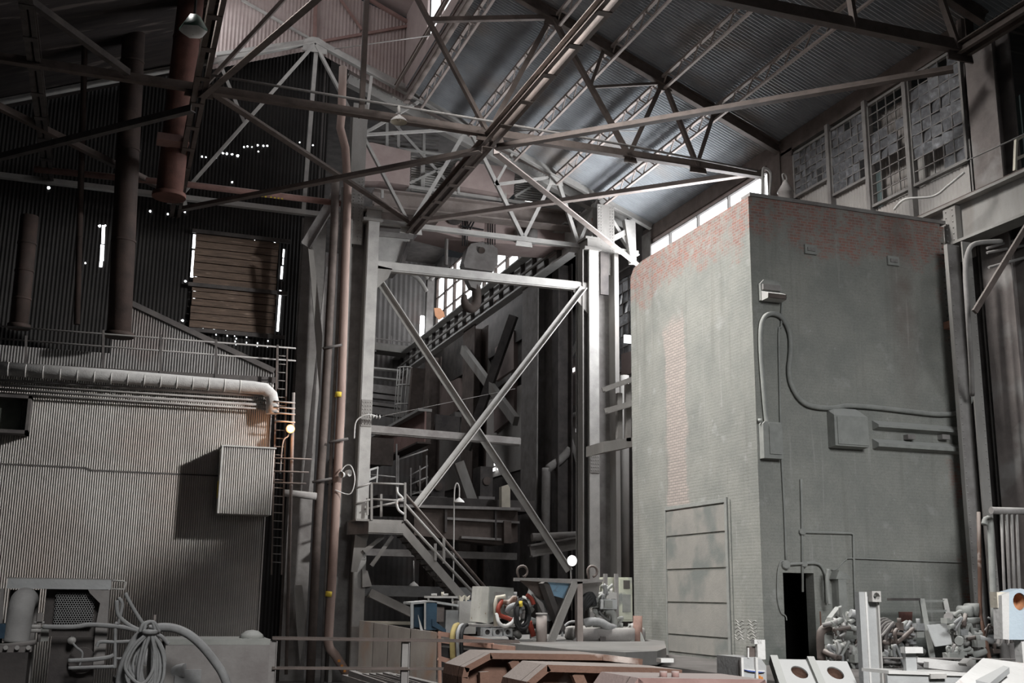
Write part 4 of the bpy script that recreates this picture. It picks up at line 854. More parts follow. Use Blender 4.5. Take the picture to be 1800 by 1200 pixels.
o = MB().tube(bez([oy(1002, 790, 53), oy(985, 808, 53), oy(963, 826, 53), oy(960, 850, 53), oy(957, 1130, 53)], 5), .22, 10).build('elbow_pipe', M_STEEL); tag(o, 'fat bent pipe descending between the rear columns', 'pipe')
# red-brown sheeting panels of the rear wall under the runway
M_RPAN = mat('brown_pink_sheeting', (.27, .215, .2), (.19, .145, .135), scale=.5)
for i, (pts, lab) in enumerate(((((870, 612), (903, 580), (903, 648), (870, 670)), 'brown sheeting panel under the runway left of the broad dark rear column, upper'),
    (((868, 688), (903, 662), (903, 732), (868, 760)), 'brown sheeting panel under the runway left of the broad dark rear column, lower'),
    (((769, 680), (806, 664), (806, 720), (769, 742)), 'pale brown sheeting panel left of the brown rear column'),
    (((985, 640), (1024, 625), (1024, 712), (985, 722)), 'pinkish sheeting panel seen between the rear columns'),
    (((1092, 622), (1112, 616), (1112, 655), (1092, 660)), 'small rusty panel between the right crane column and the brick'))):
    X = 23.02
    o = MB().slab([ox(x, y, X) for x, y in pts], (.3, 0, 0)).build('sheeting_panel', M_RPAN); tag(o, lab, 'wall panel'); 
for a, c, lab in (((870, 685), (905, 660), 'ledge below the upper brown panel'), ((985, 735), (1024, 716), 'ledge below the pinkish panel between the rear columns'), ((768, 752), (806, 728), 'ledge below the pale brown panel')):
    o = MB().beam(ox(*a, 22.9), ox(*c, 22.9), RECT(.5, .35)).build('ledge_beam', M_STEEL); tag(o, lab, 'beam')
# holes of daylight low in the rear
b = MB(); rl = random.Random(9)
for px, py in ((1023, 752), (1024, 771), (1008, 650), (1016, 755), (870, 815), (876, 822), (868, 825)):
    c = ox(px, py, 23.0); b.cb(c, .03, .3+rl.uniform(0, .3), .2)
b.build('daylight_gap', E_SKY, bpy.data.objects['wall_right'])['kind'] = 'structure'
o = MB().bx(*[v for pr_ in zip(oy(1098, 588, 45.9), oy(1113, 604, 46.0)) for v in (min(pr_), max(pr_))]).build('light_panel', emis('glowing_panel', (.95, .97, 1), 3.0)); tag(o, 'small glowing white panel between the right crane column and the brick', 'lamp')
# glaring work lamp
c = oy(1006, 985, 43.5); t = thing('work_lamp', 'glaring work lamp at the foot of the long diagonal brace', 'lamp', c-V((0, 0, .2)))
MB().lathe([(.001, .16), (.14, .1), (.18, 0), (.14, -.1), (.001, -.16)], c, (0, -1, 0), 14).build('bulb', E_LAMP, t); MB().lathe([(.22, .02), (.2, .12), (.08, .2)], c, (0, 1, 0), 14).build('reflector', M_STEEL, t); MB().tube([c+V((0, .2, 0)), c+V((.1, .3, -2.0))], .03, 6).build('stem', M_STEEL, t)
# lower rear: box girder
t = thing('box_girder', 'brown plate box girder lying behind the stair at platform height', 'girder', oy(820, 960, 48))
panel([(728, 893), (910, 897), (910, 952), (880, 958), (728, 940)], 48, 1.5, 'body', M_BROWN, t)
MB().beam(oy(700, 889, 47.9), oy(912, 895, 47.9), RECT(.5, .12)).build('top_flange', M_STEEL, t); MB().beam(oy(785, 911, 47.9), oy(912, 918, 47.9), RECT(.2, .1)).build('rib', M_STEEL, t); MB().beam(oy(810, 944, 47.9), oy(880, 948, 47.9), RECT(.2, .1)).build('rib', M_STEEL, t)
panel([(886, 915), (899, 916), (899, 955), (886, 954)], 47.7, .3, 'stiffener', M_BROWN, t); panel([(782, 895), (786, 895), (786, 935), (782, 935)], 47.8, .2, 'stiffener', M_DARK, t); panel([(870, 897), (873, 897), (873, 950), (870, 950)], 47.8, .2, 'stiffener', M_DARK, t)
bar('floor_beam', 'long dark floor beam under the box girder with a thin pale top', 'beam', (640, 970), (905, 978), 49, RECT(.6, .3), M_STEEL)
o = panel([(882, 855), (897, 850), (897, 893), (882, 893)], 52, .4, 'cream_cabinet', M_CREAM, None); tag(o, 'cream upright panel against the broad dark rear column', 'cabinet')
# railings on the rear landing
t = thing('landing_railing', 'pipe railing grid on the rear landing right of the left crane column', 'railing', oy(720, 880, 52))
for px, ya, yb2 in ((697, 780, 888), (700, 800, 870), (722, 822, 872), (738, 818, 868), (750, 800, 866)): MB().beam(oy(px, ya, 52), oy(px, yb2, 52), RECT(.07, .07)).build('post', M_STEEL, t)
for a, c in (((650, 834), (695, 838)), ((720, 836), (752, 818)), ((720, 852), (752, 838)), ((720, 870), (752, 860)), ((700, 808), (752, 790))): MB().tube([oy(*a, 52), oy(*c, 52)], .035, 6).build('rail', M_PALE, t)
t = thing('gate_frame', 'bright white railing gate just right of the left crane column', 'gate', oy(655, 850, 46.5))
for a, c in (((642, 828), (665, 821)), ((642, 846), (664, 837)), ((643, 826), (641, 862)), ((664, 820), (662, 850)), ((650, 826), (650, 842))): MB().beam(oy(*a, 46.5), oy(*c, 46.5), RECT(.05, .08)).build('rail', M_WHITE, t)
# dark machinery silhouettes in the rear
for px, py, w, h, Y, lab in ((765, 860, 26, 40, 56, 'dark machine box behind the stair railing'), (735, 855, 20, 30, 57, 'dark drum housing left of the gooseneck lamp'), (850, 850, 24, 60, 57, 'dark upright machine box below the crossing braces')):
    c = oy(px, py, Y); k = Y/F; t = thing('machine_housing', lab, 'machine', c-V((0, 0, h*k/2)))
    MB().bx(c.x-w*k/2, c.x+w*k/2, Y-.5, Y+.8, c.z-h*k/2, c.z+h*k/2).build('casing', M_DARK, t); MB().bx(c.x-w*k/2-.1, c.x+w*k/2+.1, Y-.6, Y+.9, c.z-h*k/2, c.z-h*k/2+.15).build('base', M_STEEL, t); MB().cyl(c+V((0, -.6, .1)), c+V((0, -.5, .1)), .22, 14).build('cover', M_BROWN, t)
t = thing('rear_floor_deck', 'dark steel deck carrying machine boxes behind the stair', 'platform', oy(760, 885, 56)); MB().bx(oy(640, 885, 56).x, oy(905, 885, 56).x, 53, 60, oy(760, 887, 56).z-.4, oy(760, 882, 56).z).build('deck', M_DARK, t)
# beams low between the columns
bar('floor_beam', 'channel beam low between the rear column and the right crane column', 'beam', (932, 968), (1024, 952), 47, IP(.4, .55, .08), M_STEEL)
o = MB().tube([oy(935, 944, 47), oy(1024, 940, 47)], .18, 10).build('level_pipe', M_STEEL); tag(o, 'level pipe above the channel beam left of the right crane column', 'pipe')
for i, py in enumerate((800, 822, 862, 880, 905)):
    o = MB().tube([oy(972, py, 60), oy(1024, py+(3 if i % 2 else -4), 60)], .08, 6).build('cross_pipe', M_STEEL); tag(o, 'thin cross pipe in the dark between the rear columns, %s of five' % ('top', 'second', 'third', 'fourth', 'bottom')[i], 'pipe', 'cross pipes in the rear hall')
# right of the right crane column
pipe('vertical_pipe', 'pale vertical pipe between the right crane column and the brick corner', 'pipe', [oy(1098, 660, 46), oy(1099, 1180, 46)], .2, M_COL)
t = thing('side_landing', 'small landing with angle-iron railing fixed to the brick left edge', 'landing', oy(1090, 790, 39))
ysl = lambda px, py: oy(px, py, 38.5)
MB().slab([ysl(1060, 776), ysl(1120, 767), ysl(1120, 783), ysl(1060, 795)], (0, 1.6, 0)).build('deck_beam', M_COL, t)
for a, c, w in (((1060, 690), (1120, 668), .14), ((1064, 728), (1120, 712), .16)): MB().beam(ysl(*a), ysl(*c), LP(w*1.4, .05)).build('rail', M_COL, t)
for px, ya, yb2 in ((1101, 674, 775), (1086, 690, 770)): MB().beam(ysl(px, ya), ysl(px, yb2), LP(.2, .05)).build('post', M_COL, t)
# ================================================================== STAIR BY THE LEFT CRANE COLUMN
YSR = 43.4
ys = lambda px, py, Y=YSR: oy(px, py, Y)
t = thing('steel_stair', 'dusty steel stair with platform and railing right of the left crane column', 'stair', ys(700, 1050))
d0_, d1_ = ys(648, 912), ys(709, 916)
MB().bx(d0_.x-.5, d1_.x, YSR, YSR+2.0, d0_.z-.08, d0_.z).build('platform_deck', M_COL, t)
MB().beam(V((d0_.x, YSR, d0_.z-.32)), V((d1_.x, YSR, d0_.z-.32)), CP(-.15, .48, .05)).build('fascia', M_COL, t)
MB().beam(V((d0_.x, YSR, d0_.z-.32)), V((d0_.x-.6, YSR+1.2, d0_.z-.32)), CP(.1, .48, .05)).build('fascia', M_STEEL, t)
e0, e1 = ys(706, 925), ys(838, 1078)
for dy in (0, 1.0): MB().slab([e0+V((0, dy, .22)), e1+V((0, dy, .22)), e1+V((0, dy, -.25)), e0+V((0, dy, -.25))], (0, .06, 0)).build('stringer', M_COL, t)
for i in range(15):
    k = e0.lerp(e1, (i+.6)/15.5); MB().bx(k.x-.05, k.x+.28, YSR+.06, YSR+1.0, k.z-.28, k.z-.25).bx(k.x-.05, k.x, YSR+.06, YSR+1.0, k.z-.28, k.z-.08).build('tread', M_STEEL, t)
for (a, c) in (((712, 868), (856, 1036)), ((712, 886), (848, 1038)), ((713, 914), (845, 1056))):
    MB().tube([ys(*a, YSR+(.9 if a[1] == 868 else 0)), ys(*c, YSR+(.9 if a[1] == 868 else 0))], .06, 8).build('handrail', M_COL if a[1] != 868 else M_BROWN, t)
for px, ya, yb2 in ((780, 945, 990), (765, 955, 985), (835, 1030, 1050)): MB().beam(ys(px, ya), ys(px, yb2), RECT(.1, .1)).build('rail_post', M_COL, t)
for px, ya, yb2 in ((653, 849, 914), (712, 848, 915), (646, 875, 905), (670, 868, 908)): MB().beam(ys(px, ya, YSR+(0 if px in (653, 712) else 1)), ys(px, yb2, YSR+(0 if px in (653, 712) else 1)), RECT(.09, .09)).build('rail_post', M_COL, t)
for a, c, dy in (((653, 849), (712, 851), 0), ((653, 877), (712, 880), 0), ((653, 849), (625, 858), 0), ((653, 877), (625, 886), 0), ((640, 895), (700, 882), 1)): MB().tube([ys(*a, YSR+dy), ys(*c, YSR+dy)], .04, 8).build('rail', M_COL, t)
MB().tube(bez([ys(698, 856), ys(699, 866), ys(708, 876), ys(698, 880), ys(700, 895), ys(710, 903)], 4), .05, 8).build('rail_loop', M_WHITE, t)
MB().slab([ys(627, 920, 44.1), ys(650, 936, 44.1), ys(628, 1005, 44.1), ys(617, 1005, 44.1)], (0, .1, 0)).build('bracket_plate', M_COL, t)
for a, c in (((693, 944), (656, 996)), ((676, 945), (642, 972))): MB().beam(ys(*a, YSR+.6), ys(*c, YSR+.6), LP(.16, .03)).build('under_brace', M_COL, t)
# gooseneck lamp
c = ys(807, 882, 44.7); t = thing('gooseneck_lamp', 'white gooseneck lamp on a thin pole beside the stair', 'lamp', ys(797, 1000, 44.7)); shade(t, c, .22, M_WHITE, M_CREAM)
MB().tube(bez([ys(794, 1175, 44.7), ys(797, 1000, 44.7), ys(798, 900, 44.7), ys(799, 860, 44.7), ys(803, 849, 44.7), ys(807, 856, 44.7), c+V((0, 0, .2))], 5), .03, 6).build('pole', M_PALE, t)
c = oy(727, 1030, 46); t = thing('pendant_lamp', 'dim pendant lamp hanging in the dark below the stair', 'lamp', c); shade(t, c, .22, M_STEEL, M_CREAM); MB().tube([c+V((0, 0, .2)), oy(727, 985, 46)], .025, 6).build('stem', M_STEEL, t)
# bright low beams below the stair
bar('floor_beam', 'low beam with bright dusty top below the stair', 'beam', (636, 1037), (838, 1042), 44.9, RECT(.5, .42), mat('white_dusted_beam', (.20, .2, .2), (.13, .13, .13), dust=(.8, .8, .8), dust_amt=1))
bar('diagonal_brace', 'low diagonal brace with pale edge running down to the blue cabinet', 'diagonal brace', (646, 1049), (740, 1094), 44.2, LP(.35, .06), M_COL)
o = MB().slab([oy(637, 1000, 44.4), oy(646, 1003, 44.4), oy(654, 1030, 44.4), oy(637, 1032, 44.4)], (0, .4, 0)).build('beam_seat', M_PALE); tag(o, 'dusty triangular seat plate at the left end of the low bright beam', 'plate')
# ================================================================== FITTINGS ON THE BRICK FRONT
yw = lambda px, py, d=.06: oy(px, py, BY0-d)
def wbox(t, px0, px1, py0, py1, dep, name, m, y0=BY0, cham=0):
    a, c = oy(px0, py0, y0), oy(px1, py1, y0)
    if cham: return MB().slab([(a.x, y0, c.z), (c.x, y0, c.z), (c.x, y0, a.z-cham), (c.x-cham, y0, a.z), (a.x+cham, y0, a.z), (a.x, y0, a.z-cham)], (0, -dep, 0)).build(name, m, t)
    return MB().bx(a.x, c.x, y0-dep, y0, c.z, a.z).build(name, m, t)
t = thing('wall_floodlight', 'dusty hooded floodlight high on the brick front near its corner', 'floodlight', yw(1350, 535))
wbox(t, 1332, 1370, 492, 533, .12, 'back_plate', M_WASH, cham=.12)
a, c = yw(1336, 512), yw(1371, 533); MB().add([(a.x, BY0-.12, a.z), (c.x, BY0-.12, a.z), (c.x, BY0-.12, c.z), (a.x, BY0-.12, c.z), (a.x+.02, BY0-.42, a.z-.12), (c.x-.02, BY0-.42, a.z-.12), (c.x-.02, BY0-.40, c.z+.02), (a.x+.02, BY0-.40, c.z+.02)],
    [(0, 1, 5, 4), (1, 2, 6, 5), (2, 3, 7, 6), (3, 0, 4, 7), (0, 3, 2, 1)]).build('hood', M_PALE, t)
MB().bx(a.x+.03, c.x-.03, BY0-.405, BY0-.39, c.z+.03, a.z-.13).build('glass', M_BROWN, t)
MB().bx(a.x+.02, c.x-.05, BY0-.2, BY0-.12, a.z+.03, a.z+.18).build('bracket', M_STEEL, t)
t = thing('switch_box', 'rounded grey switch box at the left end of the fat looping cable', 'switch box', yw(1350, 810))
wbox(t, 1333, 1369, 742, 808, .22, 'case', M_WASH, cham=.06); a, c = yw(1345, 745), yw(1368, 800); MB().bx(a.x, c.x, BY0-.25, BY0-.22, c.z, a.z).build('door', M_WASH, t)
MB().cyl(yw(1336, 742, .1), yw(1336, 736, .1), .05, 10).build('knob', M_WASH, t); MB().cyl(yw(1375, 771, .02), yw(1375, 771, .2), .03, 8).build('lever', M_WASH, t)
t = thing('cabinet_box', 'square dusty electrical box with sloping top below the fat cable', 'electrical box', yw(1484, 791))
a, c = yw(1455, 718), yw(1517, 790); MB().add([(a.x, BY0, c.z), (c.x, BY0, c.z), (c.x, BY0, a.z), (a.x, BY0, a.z), (a.x, BY0-.32, c.z+.03), (c.x, BY0-.32, c.z+.03), (c.x, BY0-.32, a.z-.2), (a.x, BY0-.32, a.z-.2), (a.x+.15, BY0-.1, a.z+.03), (c.x-.2, BY0-.1, a.z+.03)],
    [(0, 1, 5, 4), (1, 2, 6, 5), (0, 4, 7, 3), (4, 5, 6, 7), (7, 6, 9, 8), (3, 8, 9, 2), (3, 7, 8), (2, 9, 6)]).build('case', M_WASH, t)
MB().bx(a.x+.08, c.x-.01, BY0-.345, BY0-.32, c.z+.07, a.z-.24).build('door', M_WASH, t)
t = thing('cable_trough', 'pair of long dusty cable troughs stacked beside the square box', 'cable trough', yw(1614, 798))
for ya, yb2 in ((738, 766), (770, 799)):
    a, c = yw(1535, ya), yw(1695, yb2); MB().add([(a.x, BY0, c.z), (c.x, BY0, c.z), (c.x, BY0, a.z), (a.x, BY0, a.z), (a.x+.02, BY0-.25, c.z+.05), (c.x, BY0-.25, c.z+.05), (c.x, BY0-.25, a.z-.14), (a.x+.02, BY0-.25, a.z-.14)],
        [(0, 1, 5, 4), (1, 2, 6, 5), (2, 3, 7, 6), (3, 0, 4, 7), (4, 5, 6, 7)]).build('trough', M_WASH, t)
for px in (1590, 1650): a, c = yw(px, 764), yw(px+14, 773); MB().bx(a.x, c.x, BY0-.2, BY0, c.z, a.z).build('spacer', M_STEEL, t)
def wp(name, lab, cat, pts, r, d=.06, n=6, m=None): 
    o = MB().tube(bez([yw(x, y, d) for x, y in pts], n) if n else [yw(x, y, d) for x, y in pts], r, 10).build(name, m or M_WASH); return tag(o, lab, cat)
wp('power_cable', 'fat dusty cable looping over the switch box and sweeping right across the brick front', 'cable', [(1348, 745), (1343, 690), (1338, 620), (1338, 575), (1345, 556), (1360, 551), (1376, 560), (1388, 585), (1390, 615), (1387, 650), (1391, 675), (1405, 700), (1425, 713), (1460, 717), (1490, 713), (1540, 716), (1600, 723), (1650, 728), (1685, 725), (1702, 712), (1709, 694)], .065, .08)
wp('conduit', 'thin conduit dropping from the floodlight to above the doorway', 'conduit', [(1376, 520), (1374, 545), (1373, 575), (1369, 585), (1371, 700), (1374, 800), (1379, 900), (1382, 985)], .028, .04, 3)
wp('conduit', 'upright rusty conduit ending free above the doorway', 'conduit', [(1408, 842), (1409, 880), (1410, 935), (1411, 1040)], .032, .04, 0)
wp('conduit', 'conduit running right from the round junction then down to the pump pipes', 'conduit', [(1411, 935), (1496, 937), (1500, 939), (1500, 945), (1502, 1020), (1505, 1100)], .03, .04, 0)
wp('conduit', 'conduit bent over the doorway from the junction box and down its right side', 'conduit', [(1382, 992), (1410, 990), (1436, 990), (1447, 1000), (1452, 1020), (1453, 1060)], .035, .06, 4)
wp('loose_wire', 'loose wire arching round the left side of the doorway', 'wire', [(1384, 985), (1372, 988), (1367, 1010), (1367, 1050), (1373, 1075), (1381, 1082), (1383, 1090)], .014, .05, 5)
wp('loose_wire', 'thin wire strung across the brick front to the far right edge', 'wire', [(1462, 1001), (1470, 1000), (1480, 990), (1488, 983), (1500, 981), (1600, 985), (1715, 989)], .014, .05, 3)
for px, py, r, lab in ((1382, 992, .11, 'left junction box above the doorway'), (1411, 934, .09, 'junction box on the upright conduit'), (1414, 991, .08, 'small junction box over the middle of the doorway')):
    t = thing('junction_box', 'round '+lab, 'junction box', yw(px, py)); MB().cyl(yw(px, py, 0), yw(px, py, .09), r, 16).build('body', M_WASH, t); MB().cyl(yw(px, py, .09), yw(px, py, .11), r*.8, 16).build('lid', M_WASH, t)
t = thing('door_pier', 'grey washed pier along the right side of the dark doorway', 'pier', (d1.x+.15, BY0-.2, 0)); MB().bx(d1.x-.04, d1.x+.34, BY0-.3, BY0, 0, dz-.02).build('pier', M_PALE, t); MB().bx(d1.x-.055, d1.x-.04, BY0-.3, BY0-.26, .1, 1.3).build('red_edge', M_RUST, t)
t = thing('wall_cabinet', 'narrow grey cabinet with flared top right of the doorway', 'cabinet', yw(1470, 1100))
wbox(t, 1461, 1479, 1018, 1100, .3, 'case', M_WASH); a, c = yw(1459, 1002), yw(1482, 1018); MB().slab([(a.x+.1, BY0-.3, a.z), (c.x-.05, BY0-.3, a.z-.1), (c.x+.1, BY0-.3, c.z), (a.x, BY0-.3, c.z)], (0, .3, 0)).build('hood', M_WASH, t)
wp('hose', 'hose hanging in front of the narrow grey cabinet', 'hose', [(1456, 1000), (1454, 1020), (1457, 1050), (1459, 1062)], .05, .35, 4)
# broken brick lump at the far edge
c = oy(1676, 570, 24.7); o = MB().bx(c.x-.14, c.x+.14, 24.6, 24.94, c.z-.1, c.z+.1).build('loose_brick', mat('orange_brick', (.42, .2, .13), (.3, .2, .16), scale=6)); tag(o, 'loose orange brick projecting from the toothed brick edge', 'brick')
o = MB().slab([yw(1580, 1075, .02), yw(1604, 1075, .02), yw(1603, 1100, .02), yw(1582, 1101, .02)], (0, .02, 0)).build('brick_patch', M_BRICK if 0 else mat('bare_red_brick', (.13, .06, .05), (.09, .045, .04), scale=8)); tag(o, 'small patch of bare red brick low on the brick front', 'brick patch'); o['kind'] = 'structure'
# ================================================================== RIGHT OF THE BRICK
pr = lambda px, py, X=22.2: ox(px, py, X)
pipe('cable_riser', 'fat cable rising along the column right of the brick to the girder', 'cable', [oy(1709, 694, 23.9), oy(1707, 640, 23.3), oy(1702, 560, 22.6), oy(1697, 480, 22.6), oy(1701, 445, 22.6), oy(1715, 428, 22.6), oy(1760, 424, 22.6)], .065, M_STEEL, None, 10, 5)
t = thing('runway_column', 'dusty built-up column carrying the nearer crane girder beside the brick edge', 'column', (22.6, 24.4, 0))
x0, x1 = oy(1686, 700, 24.3).x, oy(1707, 700, 24.3).x; x2, x3 = oy(1713, 700, 23.95).x, oy(1729, 700, 23.95).x; zt = 11.35
MB().bx(x0, x1, 24.3, 24.36, 0, zt).build('flange', M_STEEL, t); MB().bx(x2, x3, 23.95, 24.0, 0, zt).build('flange', M_COL, t); MB().bx(x1-.02, x2+.1, 24.36, 24.45, 0, zt).build('web', M_BROWN, t)
b = MB(); b.bx(x0-.03, x0, 24.28, 24.42, 0, zt)
for i in range(60): b.dome((x0+.05, 24.3, .15+i*.185), .028, (0, -1, 0)); b.dome((x3-.05, 23.95, .15+i*.185), .028, (0, -1, 0))
b.build('edge_angle', M_COL, t)
x4, x5 = oy(1742, 700, 24.9).x, oy(1757, 700, 24.9).x; t = thing('aisle_column', 'slim column with a pale worn edge just right of the built-up column', 'column', ((x4+x5)/2, 25, 0)); MB().bx(x4, x5, 24.9, 24.96, 0, 15).build('flange', M_STEEL, t); MB().bx((x4+x5)/2-.03, (x4+x5)/2+.03, 24.96, 25.4, 0, 15).build('web', M_DARK, t)
pipe('bent_pipe', 'pipe with a hooked top at the foot of the wall column', 'pipe', [oy(1748, 1100, 22.4), oy(1741, 925, 22.4), oy(1738, 915, 22.4), oy(1733, 913, 22.4), oy(1730, 922, 22.4)], .08, M_WASH, None, 10, 4)
t = thing('pipe_bundle', 'header pipe with four parallel drops at the far right', 'pipe', oy(1768, 1050, 22.0))
MB().tube([oy(1742, 897, 22.0), oy(1830, 899, 22.0)], .09, 10).build('header', M_STEEL, t)
for px in (1760, 1769, 1778, 1787): MB().tube([oy(px, 900, 22.0), oy(px+9, 1130, 22.0)], .035, 8).build('drop_pipe', M_STEEL, t)
sidecol('aisle_column', 'dark aisle column behind the wall column at the right edge', 24.1, 26.0, .6, .9, 0, 17, M_DARK)
o = MB().bx(24.5, 24.75, 25.2, 25.5, 0, 17).build('aisle_post', M_STEEL); tag(o, 'slim grey post deep in the aisle at the right edge', 'post')
def rb(lab, a, c, Y, prof, m, name='aisle_beam', cat='beam', Y2=None): return bar(name, lab, cat, a, c, Y, prof, m, Y2)
rb('diagonal brace in the right aisle below the nearer crane girder', (1812, 385), (1713, 548), 21.9, RECT(.08, .14), M_BROWN, 'diagonal_brace', 'diagonal brace')
rb('level beam in the right aisle, lower of two', (1742, 505), (1830, 488), 24.4, IP(.25, .3, .05), M_STEEL); rb('level beam in the right aisle, upper of two', (1742, 452), (1830, 425), 24.6, RECT(.1, .12), M_STEEL)
for i, (a, c) in enumerate((((1735, 436), (1830, 410)), ((1735, 444), (1830, 426)), ((1738, 470), (1830, 445)))):
    pipe('aisle_pipe', 'thin pipe under the nearer crane girder, %s of three' % ('top', 'middle', 'bottom')[i], 'pipe', [oy(*a, 23.8-i*.1), oy(*c, 23.8-i*.1)], .04, M_STEEL, 'aisle pipes')
rb('rusty beam end in the right aisle', (1790, 585), (1840, 588), 25.0, RECT(.3, .3), M_RUST)
t = thing('aisle_railing', 'cream railing corner at the right edge above the nearer crane girder', 'railing', oy(1790, 290, 23.4))
for a, c in (((1786, 246), (1784, 300)), ((1786, 246), (1840, 215)), ((1785, 280), (1840, 255))): MB().beam(oy(*a, 23.4), oy(*c, 23.4), RECT(.07, .09)).build('rail', M_CREAM, t)
pipe('sagging_cable', 'pale cable sagging below the grimy windows above the brick', 'cable', [oy(1572, 368, 25.5), oy(1592, 350, 25.0), oy(1640, 345, 24.4), oy(1668, 325, 23.8), oy(1695, 303, 23.4)], .035, M_PALE, None, 8, 5)
pipe('service_wire', 'thin wire running from the right edge past the column to the windows', 'wire', [oy(1830, 222, 21.6), oy(1770, 250, 21.8), oy(1700, 282, 22.2)], .02, M_STEEL, None, 6)
c = oy(1381, 338, 31.5); t = thing('roof_vent', 'small cone-topped vent standing behind the brick top by the windows', 'vent', c-V((0, 0, .6))); MB().lathe([(.28, -.5), (.26, -.05), (.3, 0), (.12, .3), (.05, .45)], c, Z, 16).build('cowl', M_STEEL, t); MB().tube(bez([c+V((-.05, 0, .4)), c+V((-.1, 0, .65)), c+V((.05, 0, .6)), c+V((.08, 0, .2))], 4), .03, 6).build('hook', M_STEEL, t)
pipe('bent_conduit', 'pale conduit hooping over beside the column behind the brick top', 'conduit', [oy(1352, 345, 33.8), oy(1355, 310, 33.8), oy(1352, 300, 33.8), oy(1345, 296, 33.8), oy(1341, 300, 33.8), oy(1340, 345, 33.8)], .05, M_PALE, None, 8, 4)
# ---- machinery at the foot of the brick
Y0 = 24.0
pm = lambda px, py, Y=Y0: oy(px, py, Y)
t = thing('pump_manifold', 'dusty pump and pipe manifold right of the dark doorway', 'pump', pm(1480, 1180))
MB().cyl(pm(1468, 1098), pm(1532, 1100), .14, 14).build('main_pipe', M_WASH, t)
MB().cyl(pm(1460, 1103, 23.7), pm(1466, 1103, 23.7), .26, 18).cyl(pm(1473, 1103, 23.7), pm(1478, 1103, 23.7), .24, 18).build('flange', M_PALE, t)
MB().tube(bez([pm(1462, 1102, 23.7), pm(1450, 1104, 23.7), pm(1443, 1112, 23.7), pm(1442, 1128, 23.7), pm(1444, 1160, 23.7)], 5), .1, 10).build('suction_elbow', M_BROWN, t)
MB().tube([pm(1455, 1140), pm(1530, 1135)], .13, 12).build('lower_pipe', M_WASH, t); MB().tube([pm(1452, 1128), pm(1530, 1126)], .05, 8).build('small_pipe', M_WASH, t)
for px in (1468, 1482): MB().cyl(pm(px-3, 1140), pm(px+3, 1140), .2, 14).build('collar', M_PALE, t)
MB().lathe([(.3, 0), (.32, .25), (.22, .5), (.06, .65)], pm(1492, 1172), Z, 16).build('casing', M_WASH, t); MB().slab([pm(1462, 1085, 23.6), pm(1477, 1066, 23.6), pm(1484, 1080, 23.6), pm(1480, 1090, 23.6), pm(1470, 1082, 23.6), pm(1462, 1092, 23.6)], (0, .2, 0)).build('guard', M_WASH, t)
for i in range(4): MB().tube([pm(1462+i*14, 1145), pm(1460+i*15, 1182)], .05, 8).build('leg_pipe', M_WASH, t)
MB().tube(bez([pm(1478, 1075, 23.5), pm(1484, 1090, 23.5), pm(1485, 1110, 23.5), pm(1475, 1118, 23.5)], 5), .025, 8).build('hose', M_PALE, t)
t = thing('coiled_hose', 'coil of dark ribbed hose leaning behind the steel post', 'hose', pm(1562, 1150)); 
for i in range(5): 
    cc = pm(1556+i*2.5, 1118+i*3, 24.1-i*.1); MB().tube([cc+V((.32*math.cos(a), -.05*i, .42*math.sin(a))) for a in [k*math.pi/10 for k in range(21)]], .05, 8).build('loop', M_DARK, t)
t = thing('leaning_ladder', 'short grey ladder frame with a sheet plate leaning on the brick', 'ladder', pm(1650, 1200))
L0, L1, L2, L3 = pm(1620, 1053), pm(1660, 1053), pm(1648, 1205, 23.2), pm(1693, 1205, 23.2)
MB().beam(L0, L2, RECT(.12, .1)).build('stile', M_WASH, t); MB().beam(L1, L3, RECT(.12, .1)).build('stile', M_PALE, t)
for f in (.02, .14, .28, .42, .75, .9): MB().beam(L0.lerp(L2, f), L1.lerp(L3, f), RECT(.07, .06)).build('rung', M_WASH, t)
MB().slab([pm(1628, 1098, 23.4), pm(1664, 1095, 23.4), pm(1672, 1132, 23.1), pm(1643, 1136, 23.1)], (0, -.04, 0)).build('sheet_plate', M_GREYPAINT, t)
t = thing('leaning_angle_iron', 'pale angle iron pair leaning beside the ladder', 'frame', pm(1700, 1200)); MB().beam(pm(1682, 1098, 23.6), pm(1702, 1205, 23.0), LP(.12, .03)).build('angle', M_PALE, t); MB().beam(pm(1676, 1100, 23.6), pm(1690, 1205, 23.0), LP(.08, .03)).build('angle', M_STEEL, t)
o = MB().tube([oy(1720, 900, 23.6), oy(1722, 1000, 23.4), oy(1723, 1080, 23.2), oy(1742, 1170, 22.6)], .05, 8).build('leaning_rod', M_RUST); tag(o, 'rusty bent rod leaning on the column at the brick edge', 'rod')
t = thing('valve_pipes', 'rack of valve pipes and round drums at the foot of the wall column', 'pipe rack', pm(1720, 1180, 23.2))
for a, c, r in (((1668, 1094), (1722, 1090), .09), ((1680, 1106), (1775, 1108), .05), ((1680, 1124), (1770, 1124), .12), ((1668, 1108), (1712, 1112), .04)): MB().tube([pm(*a, 23.2), pm(*c, 23.2)], r, 10).build('pipe', M_WASH, t)
for px in (1696, 1708, 1744): MB().lathe([(.1, -.16), (.2, -.08), (.2, .08), (.1, .16)], pm(px, 1122, 23.2), (1, 0, 0), 14).build('valve', M_PALE, t)
for px, py, r in ((1697, 1074, .14), (1710, 1072, .17), (1683, 1082, .1)): MB().lathe([(.01, -.2), (r, -.18), (r, .18), (.01, .2)], pm(px, py, 23.4), (.3, -1, 0), 16).build('drum', M_WASH, t)
for px in (1672, 1688, 1704, 1720): MB().tube([pm(px, 1094, 23.2), pm(px+4, 1128, 23.2)], .03, 6).build('drop_pipe', M_WASH, t)
for px in (1765, 1778): MB().tube(bez([pm(px-10, 1128, 22.8), pm(px-2, 1135, 22.8), pm(px+2, 1160, 22.8), pm(px+3, 1190, 22.8)], 4), .12, 10).build('bend_pipe', M_STEEL, t)
